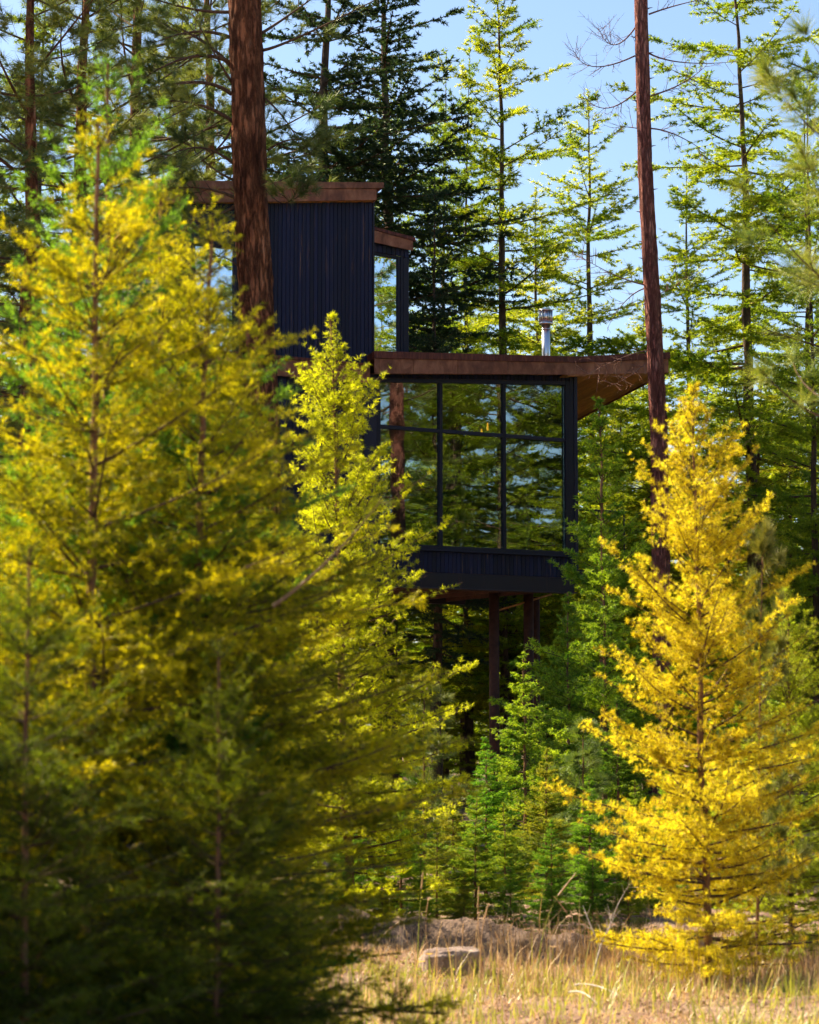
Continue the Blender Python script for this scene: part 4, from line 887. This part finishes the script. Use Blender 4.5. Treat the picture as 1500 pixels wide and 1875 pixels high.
# big blurred group at the left
put(K['nearfir'], 'fir_tree', 'blurred green-tipped fir leader rising above the yellow-lit left tree', 'tree', 203, 118, 10.6, 0.4, wide=0.95, fol=M['fir'], tint=(0.75, 1.0, 1.3))
put(K['nearfir'], 'fir_tree', 'large blurred yellow-green fir filling the left of the picture', 'tree', 170, 225, 9.6, 2.0, wide=1.12, tint=(1.0, 0.98, 1))
put(K['nearfir'], 'fir_tree', 'blurred olive fir in front of the lower pine trunk', 'tree', 385, 400, 10.2, 3.7, px_base=335, wide=1.18, tint=(0.85, 0.88, 1))
put(K['nearfir'], 'fir_tree', 'blurred yellow-green fir filling the gap between the two left treetops', 'tree', 292, 335, 11.4, 1.2, wide=1.15, tint=(0.9, 0.92, 1))
put(K['nearfir'], 'fir_tree', 'fir tinted dark as painted shade in the lower left corner', 'tree', 60, 1000, 8.2, 5.0, wide=1.2, tint=(0.26, 0.38, 0.9))  # dark tint stands in for the shade in this corner
put(K['nearfir'], 'fir_tree', 'low fir tinted dark as painted shade whose boughs reach over the sunny grass', 'tree', 400, 1180, 8.6, 1.0, wide=1.15, tint=(0.3, 0.42, 0.9))  # shade put into the tint, same needles as the lit firs

# trees outside the frame: mirrored in the windows, or unseen firs added for shade
for k, (X, Y, H, kd) in enumerate(((9.8, 38.4, 19, 'ponderosa'), (13, 34, 17, 'larch0'), (12, 42, 16, 'larch1'), (17, 38, 20, 'larch2'), (16, 30, 19, 'ponderosa'), (21, 36, 18, 'larch0'), (22, 28, 17, 'darkfir'),
                                   (26, 33, 16, 'larch1'), (28, 25, 18, 'larch2'), (31, 30, 17, 'larch0'), (14, 27, 12, 'larch1'), (19, 24, 15, 'larch2'), (35, 26, 19, 'larch1'), (24, 40, 15, 'larch2'), (11, 33, 8, 'larch2'))):
    plant(K[kd], 'pine_tree' if kd == 'ponderosa' else 'conifer_tree', 'conifer beyond the right edge, seen only mirrored in the house windows', 'tree', (X, Y, 0), H, k * 1.1, wide=1.3, group='trees mirrored in the windows')
for k, (X, Y, H) in enumerate(((-2.9, 8.6, 3.2), (-3.4, 10.0, 3.9), (-4.2, 9.2, 4.6), (-4.0, 11.2, 4.3), (-4.9, 10.4, 5.0), (-4.6, 8.0, 4.8), (-3.4, 7.2, 3.6), (-4.8, 12.3, 4.6),
                                (-4.6, 18.6, 4.2), (-5.2, 19.8, 4.8), (-5.0, 21.2, 4.8), (-5.8, 22.6, 5.4), (-6.2, 24.2, 5.6), (-6.0, 18.0, 4.8), (-6.6, 20.6, 5.8), (-6.8, 26.0, 6.0))):
    plant(K['nearfir'], 'fir_tree', 'unseen young fir added outside the left edge to shade the ground', 'tree', (X, Y, 0), H, k * 2.0, wide=1.35, group='unseen young firs added for shade')  # unseen, added to cast shade on the lower left and the bank
for k, (X, Y, H) in enumerate(((-11, 37.6, 22), (-13, 39, 25), (-12, 41.5, 24), (-15, 38.2, 26), (-15, 44.5, 25), (-14, 47.5, 24))):
    plant(K['darkfir'], 'fir_tree', 'unseen tall fir added outside the left edge to shade the pine trunk', 'tree', (X, Y, 0), H, k * 1.3, wide=1.2, group='unseen tall firs added for shade')  # unseen, added to keep the sun off the thick trunk
for k, (X, Y, H, kd) in enumerate(((10.8, 44.8, 15, 'larch0'), (14, 43.5, 18, 'ponderosa'), (16.5, 44.5, 17, 'larch2'), (20, 41.5, 18, 'larch0'), (12.2, 40.2, 12, 'larch1'), (18, 42.5, 17, 'larch1'), (12.5, 37.5, 9, 'larch2'), (24, 38, 17, 'larch1'))):
    plant(K[kd], 'conifer_tree', 'conifer beyond the right edge, seen only mirrored in the house windows', 'tree', (X, Y, 0), H, k * 0.9 + 0.5, wide=1.5, group='trees mirrored in the windows')

# ------------------------------------------------------------------ grass, stalks, rock, sticks
def grass(name, label, n, box, h, w, mat, seed, lean=0.6, mask=None):
    rng = np.random.default_rng(seed)
    x = rng.uniform(box[0], box[1], n); y = rng.uniform(box[2], box[3], n)
    d = vnoise(x, y, seed, 1.6) + 0.5 * vnoise(x, y, seed + 1, 5)
    keep = d > rng.uniform(-0.35, 0.3, n)
    x, y = x[keep], y[keep]; n = len(x)
    H = rng.gamma(4, 0.25, n) * h; az = rng.uniform(0, 2 * PI, n); ln = np.abs(rng.normal(size=n)) * lean
    dr = np.stack([np.cos(az), np.sin(az), np.zeros(n)], -1); p0 = np.stack([x, y, gz(x, y) - 0.01], -1)
    up = np.array([0, 0, 1.]); pts = []
    for t in (0, 0.5, 1.0):
        pts.append(p0 + H[:, None] * (up * (t - 0.22 * ln[:, None] * t * t) + dr * (ln[:, None] * 0.6 * t * (0.4 + t))))
    sdv = np.stack([-np.sin(az), np.cos(az), np.zeros(n)], -1) * (w / 2 * rng.uniform(0.6, 1.4, n))[:, None]
    V = np.stack([pts[0] - sdv, pts[0] + sdv, pts[1] + sdv * 0.8, pts[1] - sdv * 0.8, pts[2]], 1).reshape(-1, 3)
    V[:, 2] = np.maximum(V[:, 2], gz(V[:, 0], V[:, 1]) + 0.004)
    b = np.arange(n)[:, None] * 5
    T = np.concatenate([b + [0, 1, 2], b + [0, 2, 3], b + [3, 2, 4]], 0)
    v = np.repeat(np.clip(rng.normal(0.5, 0.25, n), 0, 1), 5)
    tag(link(name, np_mesh(name, V, T, mat, v)), label, 'grass', kind='stuff')
grass('dry_grass', 'dry straw-coloured grass covering the sunny clearing', 60000, (-2.8, 3.4, 11.5, 20.5), 0.06, 0.006, M['straw'], 5, 1.6)
grass('green_grass', 'yellow-green grass blades among the dry straw', 9000, (-1.5, 3.0, 11.5, 16.2), 0.12, 0.007, M['green_grass'], 15, 0.7)
M['dead_grass'] = foliage('dead_grass', (0.16, 0.09, 0.05), (0.45, 0.29, 0.16), 0.3, gloss=0.02)
grass('tall_straw', 'taller thin straw blades along the clearing edge', 3500, (-0.8, 3.2, 14.0, 19.0), 0.2, 0.005, M['straw'], 25, 0.5)
grass('brown_grass', 'tangled brown dead grass before the golden larch', 6000, (0.6, 3.2, 15.0, 18.6), 0.2, 0.005, M['dead_grass'], 35, 0.9)

def litter(name, label, n, box, size, mat, seed, lift=0.0, thr=(-0.3, 0.3), cat='leaf litter'):
    """small loose leaves lying on or just above the ground"""
    rng = np.random.default_rng(seed)
    x = rng.uniform(box[0], box[1], n); y = rng.uniform(box[2], box[3], n)
    keep = (vnoise(x, y, seed + 7, 1.1) + 0.5 * vnoise(x, y, seed + 8, 4)) > rng.uniform(*thr, n); x, y = x[keep], y[keep]; n = len(x)
    p = np.stack([x, y, gz(x, y) + 0.008 + lift * rng.random(n) ** 2], -1)
    a = rng.normal(size=(n, 3)); a[:, 2] *= 0.5; a = unit(a); b = rng.normal(size=(n, 3)); b[:, 2] *= 0.5; b -= (a * b).sum(1, keepdims=True) * a; b = unit(b)
    L = (size * rng.uniform(0.5, 1.4, n))[:, None]
    V = np.stack([p - a * L, p + b * L * 0.45, p + a * L, p - b * L * 0.45], 1).reshape(-1, 3)
    tag(link(name, np_mesh(name, V, np.arange(4 * n).reshape(-1, 4), mat, np.repeat(np.clip(rng.normal(0.5, 0.3, n), 0, 1), 4))), label, cat, kind='stuff')
M['litter'] = foliage('litter', (0.10, 0.05, 0.028), (0.42, 0.25, 0.14), 0.15, gloss=0.02)
litter('leaf_litter', 'brown leaf and needle litter strewn over the clearing', 26000, (-2.8, 3.4, 11.5, 21.5), 0.014, M['litter'], 44)
litter('ground_weeds', 'low yellow-green leafy weeds in patches around the rock', 22000, (-0.9, 3.0, 12.0, 16.4), 0.012, M['green_grass'], 55, 0.07, (0.0, 0.35), 'weeds')
def stalk(pts, Y, r, mat, label, k):
    c = traced(*pts, Y, (0, 0), r); o3 = np.array(pix(*pts[0], Y)); o3[2] = float(gz(o3[0], Y)) - 0.02
    # root it on the ground below its lowest traced point
    c.P -= o3
    v, f = tubes(c, 10, 5)
    root = Curves([[0, 0, 0]], [c.P[0]], [np.linalg.norm(c.P[0]) + 1e-4], [[0, 0, 0]], [r], [r], [0.5])
    v2, f2 = tubes(root, 3, 5)
    hd = Curves([c.at(np.array([0]), np.array([0.8]))[0][0]], [c.at(np.array([0]), np.array([0.9]))[1][0]], [c.L[0] * 0.22], [[0, 0, -0.05]], [r * 1.25], [r * 0.6], [0.5])
    v3, f3 = tubes(hd, 5, 5)
    s = empty('grass_stalk', o3); tag(s, label, 'grass stalk', 'tall grass stalks in the clearing')
    mm = np_mesh('stem', np.concatenate([v, v2]), np.concatenate([f, f2 + len(v)]), mat, np.full(len(v) + len(v2), 0.5), True); link('stem', mm, s)
    link('seed_head', np_mesh('seed_head', v3, f3, M['straw'], np.full(len(v3), 0.6), True), s)
G_, S_ = M['green_grass'], M['straw']
stalks = [(((985, 1800), (1000, 1690), (1042, 1613)), 15.2, .0042, G_, 'tallest green grass stalk nodding right at its tip'), (((765, 1760), (768, 1680), (775, 1592)), 16.5, .005, G_, 'upright tall stalk left of the flat rock'),
          (((880, 1780), (882, 1715), (892, 1664)), 15.6, .005, S_, 'straw stalk rising at the right end of the rock'), (((884, 1780), (876, 1700), (876, 1640)), 15.7, .004, S_, 'thin straight stalk just behind the rock end'),
          (((660, 1770), (690, 1725), (733, 1686)), 16, .005, S_, 'pale stalk leaning right by the shaded left boughs'), (((628, 1740), (624, 1700), (620, 1668)), 16.5, .004, S_, 'short upright stalk at left edge of the clearing'),
          (((630, 1740), (637, 1705), (647, 1677)), 16.5, .004, S_, 'short stalk leaning right at left edge of the clearing'), (((848, 1760), (847, 1725), (848, 1700)), 16.2, .005, S_, 'short seeded stalk standing behind the rock top'),
          (((1035, 1770), (1045, 1700), (1026, 1655)), 16.8, .0035, S_, 'thin stalk bending left beside the tallest green stalk'), (((1065, 1775), (1055, 1720), (1046, 1672)), 17, .0035, S_, 'thin stalk before the bare grey twigs'),
          (((912, 1790), (918, 1745), (914, 1722)), 15, .005, S_, 'short straw stalk right of the rock'), (((600, 1725), (607, 1712), (616, 1703)), 15.5, .005, S_, 'stubby pale stalk at the far left of the clearing'),
          (((785, 1760), (780, 1700), (783, 1655)), 17, .003, S_, 'hair-thin stalk before the thicket left of the rock'), (((1180, 1790), (1185, 1740), (1195, 1700)), 15.8, .004, S_, 'stalk rising at the left foot of the golden larch')]
for k, (p, Y, r, m_, lab) in enumerate(stalks): stalk(p, Y, r, m_, lab, k)

def make_rock(name, label, px, py, Y, sx, sy, sz, seed, rz=0.0):
    n1, n2 = 40, 26; th = np.linspace(0, 2 * PI, n1, endpoint=False); ph = np.linspace(-PI / 2, PI / 2, n2)
    Pg, Tg = np.meshgrid(ph, th, indexing='ij')
    d = np.stack([np.cos(Pg) * np.cos(Tg), np.cos(Pg) * np.sin(Tg), np.sin(Pg)], -1)
    e = 0.45; q = np.sign(d) * np.abs(d) ** e
    nz = vnoise(Tg * 2, Pg * 2, seed, 1.4) * 0.28 + vnoise(Tg * 4, Pg * 4, seed + 1, 2.0) * 0.12 + vnoise(Tg * 8, Pg * 8, seed + 2, 3) * 0.06
    nz *= np.cos(Pg) ** 0.5
    V = q * np.array([sx, sy, sz]) * (1 + nz[..., None]); V[..., 2] += 0.05 * sz * q[..., 0]
    V = V.reshape(-1, 3); k = np.arange(n2 - 1)[:, None] * n1; j = np.arange(n1)[None]; j2 = (j + 1) % n1
    Fc = np.stack([k + j, k + j2, k + n1 + j2, k + n1 + j], -1).reshape(-1, 4)
    o = link(name, np_mesh(name, V, Fc, M['rock'], smooth=True)); p = pix(px, py, Y)
    o.location = (p.x, Y, float(gz(p.x, Y)) + sz * 0.6); o.rotation_euler = (0, 0, rz)
    tag(o, label, 'rock')
make_rock('flat_rock', 'flat-topped pale rock lying in the dry grass', 828, 1770, 16.2, 0.20, 0.16, 0.105, 70)

tw_ = empty('bare_twigs', (pix(1095, 1800, 15.6).x, 15.6, 0)); tag(tw_, 'forked grey bare twigs sticking up left of the golden larch foot', 'twigs')
rng = np.random.default_rng(14)
for a, m, b, r in (((1085, 1800), (1105, 1720), (1135, 1668), .007), ((1100, 1735), (1080, 1690), (1068, 1658), .006), ((1108, 1712), (1118, 1690), (1112, 1655), .004), ((1120, 1690), (1135, 1650), (1160, 1610), .004)):
    c = traced(a, m, b, 15.6, (0.05, 0.1), r); c.P -= np.array(tw_.location)
    i, t = c.length_samples(0.07, rng, 0.3, 1); s1 = sprout(c, i, t, rng, flat=0.2, length=rng.uniform(0.03, 0.14, len(i)), r=0.002)
    v, f = tubes(c, 9, 5); v2, f2 = tubes(s1, 3, 3)
    link('twig', np_mesh('twig', np.concatenate([v, v2]), np.concatenate([f, f2 + len(v)]), M['pale_wood'], smooth=True), tw_)
def stick(a, m, b, Y, r, label):
    p = pix(*m, Y); e = empty('fallen_stick', (p.x, Y, float(gz(p.x, Y)))); tag(e, label, 'stick')
    x0 = pix(*a, Y).x - p.x; x1 = pix(*b, Y).x - p.x
    P0 = np.array([x0, 0.12, 0.06]); Pm = np.array([0, 0, 0.07]); P2 = np.array([x1, -0.22, 0.03])
    c2 = 2 * (P2 + P0 - 2 * Pm); c1 = P2 - P0 - c2; L = np.linalg.norm(c1)
    v, f = tubes(Curves([P0], [c1 / L], [L], [c2 / L], [r], [r * 0.5], [0.5]), 9, 7)
    link('stem', np_mesh('stick', v, f, M['pale_wood'], smooth=True), e)
stick((1045, 1838), (1068, 1838), (1088, 1864), 14.2, 0.007, 'pale bleached stick lying in the grass')
stick((1055, 1830), (1090, 1825), (1130, 1820), 14.8, 0.007, 'thin grey twig lying behind the bleached stick')
# small yellow flowers beside the rock
for px, py, lab in ((785, 1748, 'small yellow flower left above the rock'), (770, 1762, 'small yellow flower touching the left side of the rock'), (1011, 1735, 'dry brown flower head right of the rock')):
    p = pix(px, py, 15.9); e = empty('flower', (p.x, 15.9, float(gz(p.x, 15.9)))); tag(e, lab, 'flower', 'flowers near the rock')
    h = p.z - e.location.z
    v, f = tubes(Curves([[0, 0, 0]], [[0.03, 0, 1]], [h], [[0, 0, 0]], [.003], [.002], [0.5]), 4, 4); link('stem', np_mesh('stem', v, f, G_, np.full(len(v), .4), True), e)
    pv = []; pf = []
    for k in range(9):
        a = 2 * PI * k / 9; b = 0.25; pv += [(0.03 * h + 0.004 * math.cos(a - .6), 0.004 * math.sin(a - .6), h), (0.03 * h + 0.024 * math.cos(a - b), 0.024 * math.sin(a - b), h + .008), (0.03 * h + 0.028 * math.cos(a), 0.028 * math.sin(a), h + .006), (0.03 * h + 0.024 * math.cos(a + b), 0.024 * math.sin(a + b), h + .008)]
        pf.append((4 * k, 4 * k + 1, 4 * k + 2, 4 * k + 3))
    link('petals', np_mesh('petals', pv, pf, M['flower'] if px < 1000 else M['straw'], np.full(len(pv), .5)), e)
# long bare shoot of the blurred olive fir
sh = next(o for o in C.objects if o.get('label', '').startswith('blurred olive fir'))
c = traced((500, 1110), (605, 1022), (700, 912), 9.6, (0, 0), 0.009)
i, t = c.length_samples(0.03, rng, 0.55, 1.0); s1 = sprout(c, i, t, rng, flat=0.3, length=rng.uniform(0.03, 0.10, len(i)), r=0.002)
v, f = tubes(c, 12, 6); v2, f2 = tubes(s1, 3, 3)
bpy.context.view_layer.update(); inv = sh.matrix_world.inverted()
so = link('bare_shoot', np_mesh('bare_shoot', np.concatenate([v, v2]), np.concatenate([f, f2 + len(v)]), M['straw'], smooth=True), sh); so.matrix_parent_inverse = inv
vn, an = needles(s1, 0.006, 2, 0.028, 0.006, rng)
so2 = link('needles', np_mesh('shoot_needles', vn, np.arange(len(vn)).reshape(-1, 3), M['yellow_green'], an), so)
print('FOLIAGE TRIS', {k: v.tris for k, v in K.items()}, 'far', FAR_TRIS, 'sum', sum(v.tris for v in K.values()) + FAR_TRIS)
